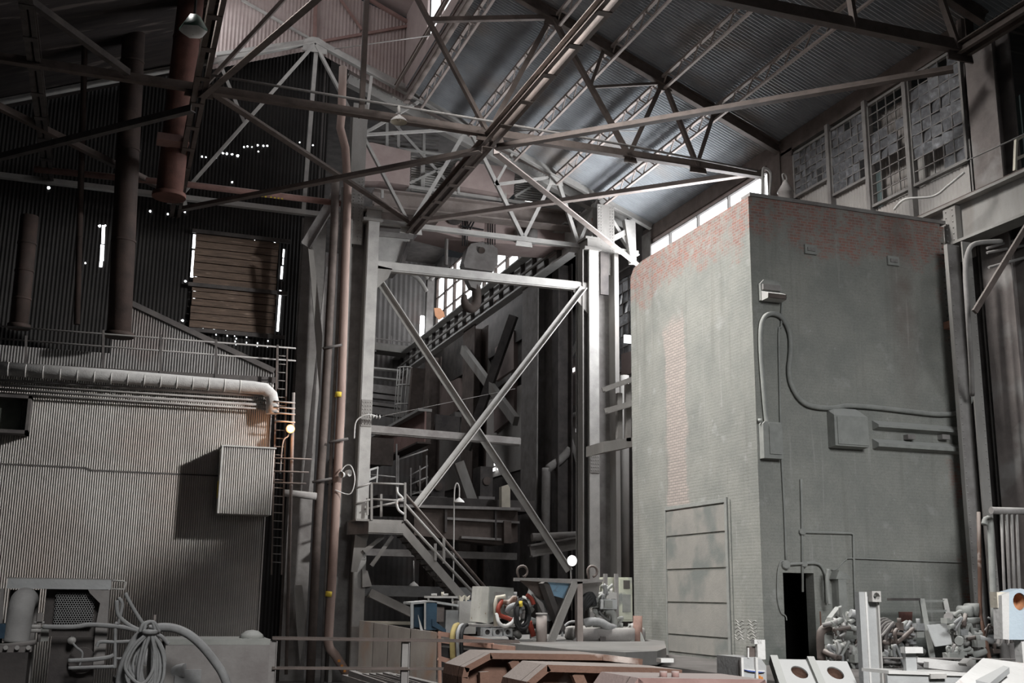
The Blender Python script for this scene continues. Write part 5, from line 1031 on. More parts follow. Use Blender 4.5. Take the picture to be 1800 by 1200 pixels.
t = thing('scrap_machine', 'dusty broken machine cover lying below the bare brick patch', 'machine', pm(1580, 1170))
MB().slab([pm(1563, 1150), pm(1575, 1120), pm(1598, 1118), pm(1606, 1140), pm(1612, 1165), pm(1570, 1168)], (0, .7, 0)).build('cover', M_WASH, t); MB().slab([pm(1580, 1105), pm(1592, 1103), pm(1618, 1175), pm(1606, 1178)], (0, -.08, 0)).build('board', M_STEEL, t)
for i in range(5): MB().tube(bez([pm(1560+i*7, 1145, 23.7), pm(1562+i*7, 1165, 23.6), pm(1568+i*7, 1170, 23.6), pm(1572+i*7, 1150, 23.6)], 3), .03, 6).build('pipe_bend', M_PALE, t)
MB().tube([pm(1553, 1162, 23.5), pm(1620, 1166, 23.5)], .05, 6).build('bar', M_STEEL, t)
o = MB().beam(pm(1562, 1053), pm(1615, 1053), RECT(.12, .06)).build('wall_rail', M_DARK); tag(o, 'short dark bar fixed to the brick left of the leaning ladder', 'bar')
# ================================================================== MACHINE PLATFORM IN THE PIT
YM = 30.0
pf = lambda px, py, Y=YM: oy(px, py, Y)
def holed(pts, c, r, off, n=28):
    """flat plate with a round hole: pts polygon, c centre, all coplanar; off thickness vector"""
    pts = [V(p) for p in pts]; c = V(c); nr = (pts[1]-pts[0]).cross(pts[2]-pts[0]).normalized(); ux = (pts[1]-pts[0]).normalized(); uy = nr.cross(ux)
    P2 = [((p-c).dot(ux), (p-c).dot(uy)) for p in pts]; angs = sorted(set([math.atan2(y, x) for x, y in P2]+[-math.pi+2*math.pi*k/n for k in range(n)]))
    outer, inner = [], []
    for a in angs:
        dx, dy = math.cos(a), math.sin(a); best = None
        for i in range(len(P2)):
            x1, y1 = P2[i]; x2, y2 = P2[(i+1) % len(P2)]; den = dx*(y2-y1)-dy*(x2-x1)
            if abs(den) < 1e-9: continue
            s_ = (x1*(y2-y1)-y1*(x2-x1))/den; u_ = (x1*dy-y1*dx)/den
            if s_ > 0 and -1e-4 <= u_ <= 1.0001 and (best is None or s_ < best): best = s_
        outer.append(c+(ux*dx+uy*dy)*(best or r*2)); inner.append(c+(ux*dx+uy*dy)*r)
    m = len(angs); off = V(off); vs = outer+inner+[p+off for p in outer]+[p+off for p in inner]; fs = []
    for i in range(m):
        j = (i+1) % m; fs += [(i, j, m+j, m+i), (2*m+i, 3*m+i, 3*m+j, 2*m+j), (i, 2*m+i, 2*m+j, j), (m+i, m+j, 3*m+j, 3*m+i)]
    return MB().add(vs, fs)
tz = pf(900, 1125).z
t = thing('machine_platform', 'round-cornered dusty platform carrying the hydraulic machines', 'platform', pf(1000, 1160))
top = [oy(772, 1108, 33), oz(905, 1131, tz), oz(1000, 1141, tz), oz(1100, 1146, tz), oz(1155, 1144, tz), oz(1171, 1138, tz), oz(1168, 1126, tz), oz(1100, 1112, tz), oz(800, 1096, tz)]
for p in top: p.z = tz; p.x = min(p.x, 15.4); p.y = min(p.y, 35)
MB().slab(top, (0, 0, -.3)).build('top_slab', M_CONC, t)
cc = sum(top, V())/len(top); MB().slab([cc+(p-cc)*.93-V((0, 0, .3)) for p in top], (0, 0, PIT-tz+.3)).build('base', M_DARK, t)
b = MB(); q0, q1 = top[0]+V((0, -.05, -.12)), top[1]+V((0, -.05, -.12)); b.beam(q0, q1, RECT(.06, .12)); b.build('edge_strip', mat('pale_orange_paint', (.55, .33, .25), (.42, .25, .2), dust=(.6, .5, .45)), t)
t = thing('edge_railing', 'pale orange railing frame below the left edge of the machine platform', 'railing', pf(775, 1195))
for a, c in (((772, 1112), (773, 1200)), ((770, 1156), (806, 1166)), ((800, 1118), (800, 1162)), ((770, 1113), (905, 1134))): MB().beam(pf(*a, 29.2), pf(*c, 29.2), RECT(.07, .12)).build('rail', MATS['pale_orange_paint'], t)
for i, px in enumerate((797, 806, 813)): pipe('hanging_hose', ('yellow', 'grey', 'dark')[i]+' hose looping over the left edge of the machine platform', 'hose', [pf(px+8, 1098, 29.6), pf(px+2, 1102, 29.2), pf(px-2, 1120, 29.0), pf(px-1, 1160, 29.0)], .07 if i == 0 else .05, (mat('yellow_hose', (.45, .36, .15), (.3, .24, .1)), M_HOSE, M_BLACK)[i], None, 8, 5)
# hopper
YHp = 29.6
ph = lambda px, py, d=0: oy(px, py, YHp+d)
t = thing('steel_hopper', 'open steel hopper with a faded blue panel on splayed legs', 'hopper', ph(985, 1140))
MB().slab([ph(905, 1019, -.4), ph(1015, 1026, -.4), ph(1060, 1022, -.4), ph(1060, 1018, -.4), ph(1015, 1020, -.4), ph(905, 1015, -.4)], (0, .12, 0)).build('rim', M_STEEL, t)
MB().slab([ph(905, 1021, 1.1), ph(1060, 1024, 1.1), ph(1060, 1018, 1.1), ph(905, 1015, 1.1)], (0, .12, 0)).build('rim', M_STEEL, t)
MB().slab([ph(958, 1021, -.28), ph(1009, 1024, -.28), ph(996, 1053, -.05), ph(971, 1046, -.05)], (0, .05, 0)).build('front_panel', M_BLUE, t)
MB().slab([ph(912, 1018, -.15), ph(958, 1021, -.15), ph(975, 1060, .3), ph(962, 1062, .3)], (0, .05, 0)).build('side_panel', M_BROWN, t)
MB().slab([ph(1022, 1022, -.1), ph(1056, 1022, -.1), ph(1050, 1052, .3), ph(1022, 1052, .3)], (0, .05, 0)).build('side_panel', M_STEEL, t)
MB().slab([ph(970, 1045, .3), ph(1000, 1050, .3), ph(985, 1115, .9), ph(980, 1115, .9)], (0, .1, 0)).build('throat', M_DARK, t)
MB().beam(ph(955, 1022, -.2), ph(986, 1108, .1), RECT(.2, .2)).build('leg', M_DARK, t); MB().beam(ph(1010, 1024, -.35), ph(962, 1143, -.35), RECT(.12, .2)).build('leg', M_COL, t); MB().beam(ph(1017, 1022, -.3), ph(1018, 1140, -.3), RECT(.16, .2)).build('leg', M_PURL, t)
MB().slab([ph(992, 1142, -.3), ph(1018, 1115, -.3), ph(1018, 1142, -.3)], (0, .08, 0)).build('foot_gusset', M_STEEL, t)
for px in (918, 1041): MB().tube([ph(px-6, 1017, .1)]+[ph(px, 1004, .1)+V((.15*math.cos(a), 0, .15*math.sin(a))) for a in [math.pi*1.05-k*math.pi*1.5/10 for k in range(11)]], .035, 8).build('lifting_eye', M_BROWN, t)
# left machine group
t = thing('control_cabinet', 'white-faced electrical cabinet tilted at the left of the machines', 'cabinet', pf(872, 1096))
MB().slab([pf(848, 1030), pf(861, 1031), pf(857, 1096), pf(843, 1093)], (0, .9, 0)).build('door', mat('chipped_white_enamel', (.66, .65, .6), (.5, .49, .45), stain=(.3, .2, .12), stain_scale=6, stain_lo=.66, stain_hi=.72), t)
MB().slab([pf(862, 1030, 29.9), pf(903, 1033, 29.9), pf(903, 1078, 29.9), pf(858, 1096, 29.9)], (0, .9, 0)).build('case', M_WASH, t); MB().bx(*[v for pr_ in zip(pf(872, 1040, 29.8), pf(884, 1056, 29.88)) for v in sorted(pr_)]).build('panel', M_STEEL, t)
MB().bx(*[v for pr_ in zip(pf(834, 1097, 29.7), pf(905, 1100, 30.6)) for v in sorted(pr_)]).build('shelf', M_STEEL, t)
t = thing('valve_block', 'row of pale steel blocks with round bores under the white-faced cabinet', 'valve block', pf(875, 1118, 29.6))
for i in range(3):
    x0 = 849+i*18; P4 = [pf(x0, 1103, 29.5), pf(x0+16, 1104, 29.5), pf(x0+16, 1119, 29.5), pf(x0, 1117, 29.5)]
    holed(P4, sum(P4, V())/4, .07, (0, .5, 0), 16).build('block', M_GREYPAINT, t); MB().cyl(sum(P4, V())/4+V((0, .12, 0)), sum(P4, V())/4+V((0, .2, 0)), .07, 12).build('bore', M_DARK, t)
t = thing('elbow_duct', 'fat grey elbow duct curling down among the hoses', 'duct', pf(950, 1085)); MB().tube(bez([pf(934, 1052), pf(938, 1038), pf(948, 1036), pf(955, 1046), pf(957, 1068), pf(960, 1092)], 6), [.14]*6+[.2]*24+[.13], 14).build('duct', M_HOSE, t); MB().slab([pf(936, 1044, 29.7), pf(946, 1060, 29.7), pf(960, 1090, 29.7), pf(955, 1060, 29.7)], (0, .1, 0)).build('web', M_STEEL, t)
pipe('hydraulic_hose', 'red hose bending beside the black hose coil', 'hose', [pf(883, 1055, 29.4), pf(876, 1068, 29.3), pf(878, 1080, 29.3), pf(892, 1086, 29.3), pf(904, 1090, 29.3)], .06, M_RED, None, 10, 6)
pipe('hydraulic_hose', 'rusty brown hose looping above the red hose', 'hose', [pf(878, 1066, 29.5), pf(882, 1058, 29.4), pf(895, 1058, 29.4), pf(905, 1050, 29.4), pf(902, 1064, 29.4), pf(888, 1068, 29.4)], .07, M_RUST, None, 10, 5)
pipe('hydraulic_hose', 'short red hose below the elbow duct', 'hose', [pf(930, 1092, 29.5), pf(934, 1104, 29.5), pf(938, 1118, 29.5)], .075, M_RED, None, 10, 4)
pipe('hydraulic_hose', 'red hose stub at the top of the elbow duct', 'hose', [pf(926, 1045, 29.6), pf(934, 1052, 29.6), pf(938, 1062, 29.6)], .06, M_RED, None, 10, 4)
pipe('hydraulic_hose', 'white hose curved at the base of the white-faced cabinet', 'hose', [pf(873, 1078, 29.3), pf(877, 1094, 29.2), pf(888, 1100, 29.2), pf(900, 1094, 29.2), pf(905, 1086, 29.2)], .05, M_WHITE, None, 8, 6)
pipe('hydraulic_hose', 'grey hose rising left of the black hose coil', 'hose', [pf(890, 1075, 29.4), pf(898, 1066, 29.3), pf(910, 1064, 29.3), pf(914, 1078, 29.3)], .08, M_HOSE, None, 8, 6)
pipe('yellow_fitting', 'yellowish pipe fitting at the top of the white-faced cabinet', 'pipe', [pf(871, 1100, 29.4), pf(871, 1060, 29.4), pf(873, 1050, 29.4), pf(888, 1048, 29.4)], .06, M_CREAM, None, 8)
t = thing('hose_coil', 'hanging coil of black hose in front of the elbow duct', 'hose coil', pf(918, 1110, 29.2))
rc = random.Random(4)
for i in range(9):
    cx, cy, w_, h_ = 918+rc.uniform(-2, 2), 1080+rc.uniform(-2, 3), 12+rc.uniform(-3, 2), 24+rc.uniform(-4, 3); c = pf(cx, cy, 29.2-i*.025); k = 29.2/F
    MB().tube([c+V((w_*k*math.cos(a), .04*math.sin(3*a+i), h_*k*math.sin(a))) for a in [j*math.pi/12 for j in range(25)]], .04, 7).build('loop', M_BLACK, t)
MB().tube([pf(916, 1066, 28.9), pf(915, 1056, 28.9)], .05, 8).build('yellow_tie', M_YEL, t)
t = thing('short_column', 'stub of grey pipe standing at the left leg of the hopper', 'pipe', pf(952, 1126, 29.0)); MB().cyl(pf(952, 1128, 29.0), pf(952, 1079, 29.0), .145, 20).build('pipe', M_PURL, t); MB().cyl(pf(952, 1081, 29.0), pf(952, 1077, 29.0), .16, 20).build('rim', M_STEEL, t)
def clutter(name, lab, cat, x0, x1, y0, y1, Y, n, seed, mats):
    r = random.Random(seed); t = thing(name, lab, cat, pf((x0+x1)/2, y1, Y))
    for i in range(n):
        x, y = r.uniform(x0, x1), r.uniform(y0, y1); c = pf(x, y, Y+r.uniform(-.25, .25)); kind = r.choice('ctv'); m = r.choice(mats)
        if kind == 'c': d = V((r.uniform(-1, 1), r.uniform(-.4, .4), r.uniform(-.4, .4))).normalized(); MB().cyl(c-d*.18, c+d*.18, r.uniform(.05, .11), 12).build('fitting', m, t)
        elif kind == 't': MB().tube(bez([c, c+V((r.uniform(-.3, .3), -.1, r.uniform(-.1, .3))), c+V((r.uniform(-.4, .4), 0, r.uniform(-.4, .0)))], 6), r.uniform(.025, .05), 8).build('tube', m, t)
        else: MB().cb(c, r.uniform(.12, .3), r.uniform(.12, .25), r.uniform(.1, .22)).cyl(c+V((0, 0, .05)), c+V((0, 0, .2)), .05, 10).build('valve', m, t)
    return t
clutter('hydraulic_valves', 'cluster of dusty hydraulic valves and tubes behind the black hose coil', 'valves', 892, 938, 1048, 1118, 30.2, 34, 11, [M_WASH, M_HOSE, M_PALE, M_STEEL])
clutter('engine_unit', 'dense dusty engine with pipes right of the hopper', 'engine', 1036, 1076, 1040, 1108, 30.0, 46, 21, [M_WASH, M_HOSE, M_PALE, M_WASH])
pipe('exhaust_pipe', 'thick lagged grey pipe lying across the dusty engine', 'pipe', [pf(1028, 1095, 29.4), pf(1040, 1092, 29.3), pf(1056, 1094, 29.3), pf(1070, 1102, 29.3), pf(1080, 1104, 29.4)], .12, M_HOSE, None, 14, 5)
pipe('exhaust_pipe', 'upright bent pipe right of the dusty engine', 'pipe', [pf(1079, 1110, 29.4), pf(1080, 1090, 29.4), pf(1076, 1076, 29.4), pf(1066, 1074, 29.5)], .09, M_WASH, None, 10, 5)
for i in range(4): pipe('black_hose', 'black hose arching between the hopper and the dusty engine, %s of four' % ('outermost', 'second', 'third', 'innermost')[i], 'hose', [pf(1022, 1085-i*4, 29.9), pf(1026+i*2, 1055+i*3, 29.8), pf(1036+i*2, 1042+i*4, 29.8), pf(1044, 1052+i*4, 29.8)], .085, M_BLACK, 'black hoses by the engine', 8, 6)
pipe('hose_ring', 'grey hose loop standing inside the hopper legs', 'hose', [pf(988, 1118, 29.9), pf(990, 1104, 29.9), pf(1000, 1094, 29.9), pf(1012, 1092, 29.9)], .035, M_HOSE, None, 8, 6)
t = thing('base_ring_unit', 'round grey base ring under the dusty engine', 'machine base', pf(1066, 1136, 29.6)); cb_ = pf(1066, 1136, 30.2); MB().lathe([(1.1, 0), (1.15, .05), (1.15, .32), (1.05, .36), (.01, .36)], V((cb_.x, 30.3, tz)), Z, 40).build('ring', M_STEEL, t); MB().bx(*[v for pr_ in zip(pf(1057, 1118, 29.12), pf(1063, 1126, 29.2)) for v in sorted(pr_)]).build('latch', M_DARK, t)
for x0, x1, lab in ((1066, 1082, 'narrow cream cabinet right of the hopper'), (1087, 1112, 'tall greenish cream cabinet beside the brick')):
    a, c = pf(x0, 1014, 30.4), pf(x1, 1092 if x0 > 1080 else 1062, 30.4); t = thing('switch_cabinet', lab, 'cabinet', V(((a.x+c.x)/2, 30.6, c.z))); M_GC = mat('greenish_cream_enamel', (.50, .51, .42), (.40, .41, .34), stain=(.22, .23, .22), stain_scale=1.4, stain_lo=.52, stain_hi=.6)
    MB().bx(a.x, c.x, 30.4, 30.9, c.z, a.z).build('case', M_GC, t); MB().bx(a.x+.03, c.x-.03, 30.36, 30.4, c.z+.05, a.z-.05).build('door', M_GC, t)
    if x0 > 1080: e = pf(1102, 1027, 30.33); MB().bx(e.x-.1, e.x+.1, 30.33, 30.36, e.z-.12, e.z+.12).build('window', M_DARK, t); e = pf(1102, 1060, 30.33); MB().bx(e.x-.13, e.x+.13, 30.34, 30.36, e.z-.25, e.z+.25).build('plate', M_WASH, t)
for px in (1064, 1083): bar('cabinet_post', 'slim dark post at the %s of the narrow cream cabinet' % ('left' if px == 1064 else 'right'), 'post', (px, 1008), (px+1, 1090), 30.2, RECT(.1, .1), M_STEEL)
t = thing('instrument_box', 'small grey instrument box on top of the dusty engine', 'box', pf(1070, 1072, 29.3)); MB().bx(*[v for pr_ in zip(pf(1062, 1053, 29.3), pf(1077, 1070, 29.6)) for v in sorted(pr_)]).build('case', M_GREYPAINT, t); MB().bx(*[v for pr_ in zip(pf(1063, 1055, 29.27), pf(1076, 1068, 29.3)) for v in sorted(pr_)]).build('lid', M_WASH, t)
t = thing('rusty_stub', 'rusty stub pipe with dusty foot gussets at the right end of the platform', 'pipe', pf(1121, 1133, 29.3)); MB().cyl(pf(1121, 1135, 29.3), pf(1121, 1082, 29.3), .13, 20).build('pipe', mat('rust_brown_pipe', (.27, .17, .14), (.18, .11, .09), scale=4), t)
for a in range(4): d = V((math.cos(a*1.57+.4), math.sin(a*1.57+.4), 0)); c = pf(1121, 1135, 29.3); MB().slab([c+d*.12, c+d*.34, c+d*.12+V((0, 0, .4))], d.cross(Z)*.03).build('gusset', M_WASH, t)
clutter('floor_fittings', 'small dusty fittings at the base of the tall cream cabinet', 'fittings', 1092, 1112, 1105, 1128, 29.6, 12, 31, [M_WASH, M_PALE])
# blue cabinet frame and grey tanks
t = thing('blue_cabinet', 'open dark-blue cabinet frame left of the grey tanks', 'cabinet', pf(745, 1106, 33))
p3 = lambda px, py, d=0: oy(px, py, 33+d)
MB().bx(*[v for pr_ in zip(p3(749, 1058), p3(759, 1106, .5)) for v in sorted(pr_)]).build('corner_post', M_DBLUE, t); MB().beam(p3(724, 1058), p3(724, 1104), RECT(.08, .08)).build('post', M_GREYPAINT, t); MB().beam(p3(747, 1057), p3(747, 1106), RECT(.05, .05)).build('trim', M_PALE, t)
MB().slab([p3(722, 1058), p3(760, 1055), p3(806, 1062), p3(806, 1066), p3(760, 1059), p3(722, 1062)], (0, .9, 0)).build('top_frame', M_GREYPAINT, t); MB().slab([p3(728, 1063, .3), p3(745, 1061, .3), p3(745, 1104, .3), p3(728, 1102, .3)], (0, .05, 0)).build('back_panel', M_DBLUE, t)
MB().slab([p3(735, 1080, -.02), p3(744, 1108, -.02), p3(739, 1108, -.02)], (0, .04, 0)).build('strip', M_WHITE, t); MB().bx(*[v for pr_ in zip(p3(762, 1066, .3), p3(774, 1092, .7)) for v in sorted(pr_)]).build('motor', M_PURL, t)
MB().slab([p3(760, 1088, -.1), p3(784, 1106, -.1), p3(784, 1112, -.1), p3(760, 1100, -.1)], (0, .3, 0)).build('sill_brace', M_DBLUE, t)
t = thing('gauge_rack', 'pale shelf of small gauges on top of the blue cabinet', 'gauge rack', p3(775, 1056)); MB().bx(*[v for pr_ in zip(p3(752, 1047, .2), p3(798, 1051, .6)) for v in sorted(pr_)]).build('shelf', M_PALE, t)
for px in (753, 795): MB().beam(p3(px, 1050, .3), p3(px, 1057, .3), RECT(.05, .05)).build('leg', M_PALE, t)
for px in (763, 778, 783): MB().cyl(p3(px, 1047, .3), p3(px, 1043 if px != 778 else 1040, .3), .09 if px != 778 else .04, 12).build('gauge', M_PALE if px != 778 else M_CREAM, t)
t = thing('grey_tank', 'pale grey sheet tank between the blue cabinet and the dark tank', 'tank', p3(800, 1110)); MB().bx(*[v for pr_ in zip(p3(784, 1072, .1), p3(808, 1112, .8)) for v in sorted(pr_)]).build('body', M_GREYPAINT, t); MB().bx(*[v for pr_ in zip(p3(808, 1056, 0), p3(822, 1112, .8)) for v in sorted(pr_)]).build('end_panel', M_PALE, t)
t = thing('dark_tank', 'dark blue-grey tank with rounded lid left of the white-faced cabinet', 'tank', p3(835, 1110)); MB().bx(*[v for pr_ in zip(p3(823, 1054, .1), p3(846, 1108, .9)) for v in sorted(pr_)]).build('body', mat('slate_paint', (.11, .125, .14), (.08, .09, .1)), t); MB().bx(*[v for pr_ in zip(p3(821, 1056, .02), p3(848, 1060, .98)) for v in sorted(pr_)]).build('lid', MATS['slate_paint'], t)
for px in (812, 822): MB().slab([p3(px-3, 1056, .2), p3(px-4, 1046, .2), p3(px, 1050, .2), p3(px+5, 1046, .2), p3(px+2, 1056, .2)], (0, .1, 0)).build('lug', M_CREAM, t)
# concrete barrier
t = thing('concrete_barrier', 'curved pale concrete barrier wall right of the left crane column', 'barrier', oy(700, 1190, 40))
BP = [(632, 1090, 43.4), (657, 1094, 43.0), (683, 1098, 42.4), (722, 1105, 41.4), (769, 1111, 40.2)]
M_BAR = mat('stained_barrier_concrete', (.44, .40, .36), (.33, .295, .265), scale=1.2, stain=(.40, .28, .21), stain_scale=1.0, stain_lo=.6, stain_hi=.72, stretch=(1, 1, .4))
for (xa, ya, Ya), (xb_, yb2, Yb_) in zip(BP, BP[1:]):
    p, r = oy(xa, ya, Ya), oy(xb_, yb2, Yb_); e = (r-p)*.015
    MB().slab([p+e, r-e, V(((r-e).x, Yb_, PIT)), V(((p+e).x, Ya, PIT))], (.1, .5, 0)).build('panel', M_BAR, t)
pipe('handrail', 'straw-coloured rail just above the concrete barrier', 'rail', [oy(640, 1094, 44.3), oy(725, 1095, 44.3)], .07, M_CREAM)
t = thing('timber_stack', 'heap of dark beams lying in the pit beyond the guard rail', 'beams', oy(690, 1200, 30)); rt = random.Random(2)
for i in range(9): MB().beam(oy(606+i*12, 1183+rt.uniform(0, 8), 31-i*.3), oy(670+i*13, 1205+rt.uniform(0, 6), 29-i*.3), RECT(.18, .16)).build('beam', M_DARK, t)
# ================================================================== FOREGROUND ON THE DECK
YF = 12.3
yf = lambda px, py, Y=YF: oy(px, py, Y)
t = thing('guard_rail', 'dark guard rail along the edge of the operating deck', 'railing', V((yf(700, 1125).x, YF, 0)))
MB().beam(yf(478, 1124), yf(912, 1130), LP(.035, .012)).build('top_rail', M_BROWN, t); MB().beam(yf(478, 1176), yf(912, 1178), LP(.03, .012)).build('mid_rail', M_BROWN, t)
for px in (480, 713): x = yf(px, 1126).x; MB().bx(x-.035, x+.035, YF, YF+.05, 0, yf(px, 1126).z).build('post', M_STEEL, t); MB().bx(x+.035, x+.045, YF-.02, YF+.08, 0, yf(px, 1126).z).build('post_web', M_STEEL, t)
# rusty steel moulds
def mould(lab, pts, Y, dep, ribs, m=M_RUST, top=None):
    t = thing('rusty_mould', lab, 'steel mould', V((oy(*pts[0], Y).x+.5, Y+.3, 0))); P3 = [oy(x, y, Y) for x, y in pts]
    base = [V((P3[0].x, Y, 0))]+P3+[V((P3[-1].x, Y, 0))]
    MB().slab([p+V((0, .14, 0)) for p in base], (0, dep, 0)).build('body', m, t)
    for a, c in zip(P3, P3[1:]):
        d = (c-a).normalized(); n_ = V((-d.z, 0, d.x)); 
        if n_.z < 0: n_ = -n_
        MB().slab([a, c, c-n_*.06, a-n_*.06], (0, .16, 0)).build('flange', m, t)
    MB().slab([base[0], base[0]+V((.07, 0, 0)), P3[0]+V((.07, 0, 0)), P3[0]], (0, .16, 0)).build('flange', m, t)
    for a, c in ribs: a3, c3 = oy(*a, Y+.06), oy(*c, Y+.06); MB().beam(a3, c3, RECT(.1, .07), (0, 1, 0)).build('rib', m, t)
    return t
mould('rear rusty steel mould with sloping end, left of the other two', [(812, 1190), (816, 1172), (862, 1147), (1060, 1150), (1130, 1158)], 11.2, .55, [((900, 1160), (962, 1290)), ((850, 1180), (853, 1300))])
mould('middle rusty steel mould with worn pale top edge and sloping end', [(922, 1214), (926, 1198), (962, 1168), (1145, 1173), (1199, 1177)], 9.6, .5, [((1012, 1182), (1072, 1320))])
t = mould('nearest rusty steel mould with two stub pegs, at the bottom edge', [(1108, 1212), (1122, 1191), (1345, 1194), (1350, 1205)], 8.6, .6, [((1180, 1200), (1210, 1330))], M_PINK)
for px in (1166, 1187): MB().cyl(oy(px, 1193, 8.75), oy(px, 1179, 8.75), .032, 14).build('peg', M_PINK, t)
o = MB().bx(*[v for pr_ in zip(oy(1162, 1157, 10.1), oy(1176, 1163, 10.2)) for v in sorted(pr_)]).build('block', M_WHITE); tag(o, 'small white block on the right end of the middle rusty mould', 'block')
# white painted steel pieces at the right
yg = lambda px, py, Y=9.6: oy(px, py, Y)
t = thing('marked_crate', 'white painted steel crate with a thin blue line, right of the rusty moulds', 'crate', V((yg(1322, 1198).x, 9.8, 0)))
a, c = yg(1302, 1155), yg(1348, 1200); MB().slab([(a.x, 9.6, 0), (c.x, 9.6, 0), (c.x, 9.6, yg(1348, 1170).z), (yg(1336, 1156).x, 9.6, a.z), (a.x, 9.6, a.z)], (0, .45, 0)).build('body', M_GREYPAINT, t)
MB().bx(yg(1300, 1156).x, yg(1304, 1156).x, 9.57, 9.6, 0, a.z).build('edge_strip', M_WHITE, t); MB().bx(yg(1325, 1156).x, yg(1329, 1156).x, 9.57, 9.6, 0, a.z).build('edge_strip', M_WHITE, t)
MB().slab([yg(1304, 1175, 9.585), yg(1345, 1178, 9.585), yg(1345, 1180.5, 9.585), yg(1330, 1181, 9.585)], (0, .015, 0)).build('white_bar', M_WHITE, t); MB().slab([yg(1306, 1176.5, 9.58), yg(1344, 1181, 9.58), yg(1335, 1182, 9.58), yg(1318, 1180, 9.58)], (0, .012, 0)).build('blue_line', mat('blue_line', (.08, .13, .4), (.06, .1, .3)), t)
for k in range(3): MB().slab([yg(1331+k*3.5, 1186+k*2, 9.585), yg(1334+k*3.5, 1185+k*2, 9.585), yg(1335+k*3.5, 1194, 9.585), yg(1332+k*3.5, 1194, 9.585)], (0, .013, 0)).build('rust_stain', MATS['orange_marking'], t)
t = thing('upright_bracket', 'white angle bracket standing on the crate against the brick corner', 'bracket', yg(1338, 1156)); MB().bx(*[v for pr_ in zip(yg(1331, 1124), yg(1342, 1158, 9.64)) for v in sorted(pr_)]).build('plate', M_WHITE, t); MB().bx(*[v for pr_ in zip(yg(1326, 1124), yg(1333, 1131, 9.66)) for v in sorted(pr_)]).build('ear', M_WHITE, t); MB().beam(yg(1315, 1138), yg(1315, 1156), RECT(.015, .015)).build('pin', M_WHITE, t); MB().bx(*[v for pr_ in zip(yg(1317, 1136, 9.65), yg(1331, 1156, 9.7)) for v in sorted(pr_)]).build('block', M_BROWN, t)
for pts, hc, lab in (([(1366, 1158), (1428, 1159), (1448, 1206), (1382, 1206)], (1401, 1181), 'tilted grey-white steel plate with a round hole, left of the pair'), ([(1430, 1160), (1489, 1162), (1509, 1206), (1450, 1206)], (1464, 1182), 'tilted grey-white steel plate with a round hole, right of the pair')):
    t = thing('holed_plate', lab, 'steel plate', V((yg(pts[3][0]+20, 1206).x, 9.5, 0))); k = lambda x, y: yg(x, y, 9.5+(1206-y)*.006)
    Pq = [k(*p) for p in pts]; n_ = (Pq[1]-Pq[0]).cross(Pq[3]-Pq[0]).normalized(); n_ = n_ if n_.y > 0 else -n_
    D = (Pq[0]-Pq[3]); g = Pq[3].z/abs(D.z); Pq[3] = Pq[3]-D*g; Pq[2] = Pq[2]-(Pq[1]-Pq[2])*(Pq[2].z/abs((Pq[1]-Pq[2]).z))
    cc = Pq[0].lerp(Pq[1], .5).lerp(k(1415 if hc[0] < 1430 else 1479, 1206), .48)
    holed(Pq, cc, .085, n_*.05).build('plate', M_GREYPAINT, t); MB().beam(Pq[0]-V((.045, 0, .0)), Pq[3]-V((.045, 0, 0)), RECT(.07, .1)).build('edge_bar', M_WASH, t); MB().lathe([(.08, .01), (.08, .25), (.001, .25)], cc, n_, 28).build('bush', M_RUST, t)
t = thing('steel_post', 'grey steel post with a hollow square head, right of the holed plates', 'post', V((oy(1532, 1200, 11).x, 11.1, 0)))
zt2 = oy(1520, 1040, 11).z; x0 = oy(1513, 1100, 11).x; x1 = oy(1548, 1100, 11).x
MB().bx(x0, x0+.075, 11, 11.08, 0, zt2).build('flange', M_GREYPAINT, t); MB().bx(x0+.075, x0+.10, 10.99, 11.08, 0, zt2).build('fillet', M_WHITE, t); MB().bx(x0+.10, x1, 11.04, 11.12, 0, zt2-.05).build('web', M_GREYPAINT, t); MB().bx(x1-.02, x1, 11, 11.12, 0, zt2-.05).build('flange', M_PALE, t)
hx = oy(1541, 1048, 10.95); P4 = [hx+V((-.06, 0, -.06)), hx+V((.06, 0, -.06)), hx+V((.06, 0, .06)), hx+V((-.06, 0, .06))]; holed(P4, hx, .045, (0, .07, 0), 4).build('head', M_PALE, t)
t = thing('lug_plate', 'thick blue-white lifting lug with a round rusty hole at the right edge', 'lifting lug', V((oy(1780, 1120, 9).x, 9.1, 0)))
y9 = lambda px, py, d=0: oy(px, py, 9+d)
Pq = [y9(1774, 1124), y9(1840, 1124), y9(1840, 1046), y9(1795, 1034), y9(1774, 1040)]; hc = y9(1793, 1057); holed(Pq, hc, .085, (0, .14, 0), 28).build('plate', mat('pale_blue_paint', (.46, .54, .6), (.4, .47, .53), stain=(.45, .3, .2), stain_scale=5, stain_lo=.66, stain_hi=.74), t)
MB().lathe([(.08, .02), (.08, .13), (.001, .13)], hc, (0, 1, 0), 28).build('bore', mat('rust_orange', (.42, .2, .1), (.28, .13, .07), scale=8), t)
MB().slab([y9(1763, 1123), y9(1774, 1124), y9(1774, 1040), y9(1761, 1046)], (0, .12, 0)).build('side_plate', M_WHITE, t); MB().bx(*[v for pr_ in zip(y9(1752, 1040, .05), y9(1763, 1068, .15)) for v in sorted(pr_)]).build('cream_block', M_CREAM, t)
MB().bx(y9(1798, 1124).x, y9(1830, 1124).x, 9.02, 9.12, 0, y9(1800, 1124).z).build('pedestal', M_WHITE, t)
t = thing('white_plate', 'big white sloping steel plate at the bottom right corner', 'steel plate', V((oy(1770, 1200, 7.8).x, 8.0, 0)))
y7 = lambda px, py, Y=7.8: oy(px, py, Y)
q4 = [y7(1672, 1206), y7(1728, 1156, 8.3), y7(1840, 1170, 8.3), y7(1840, 1225)]; MB().slab(q4+[], (0, .05, -.08)).build('plate', M_WHITE, t)
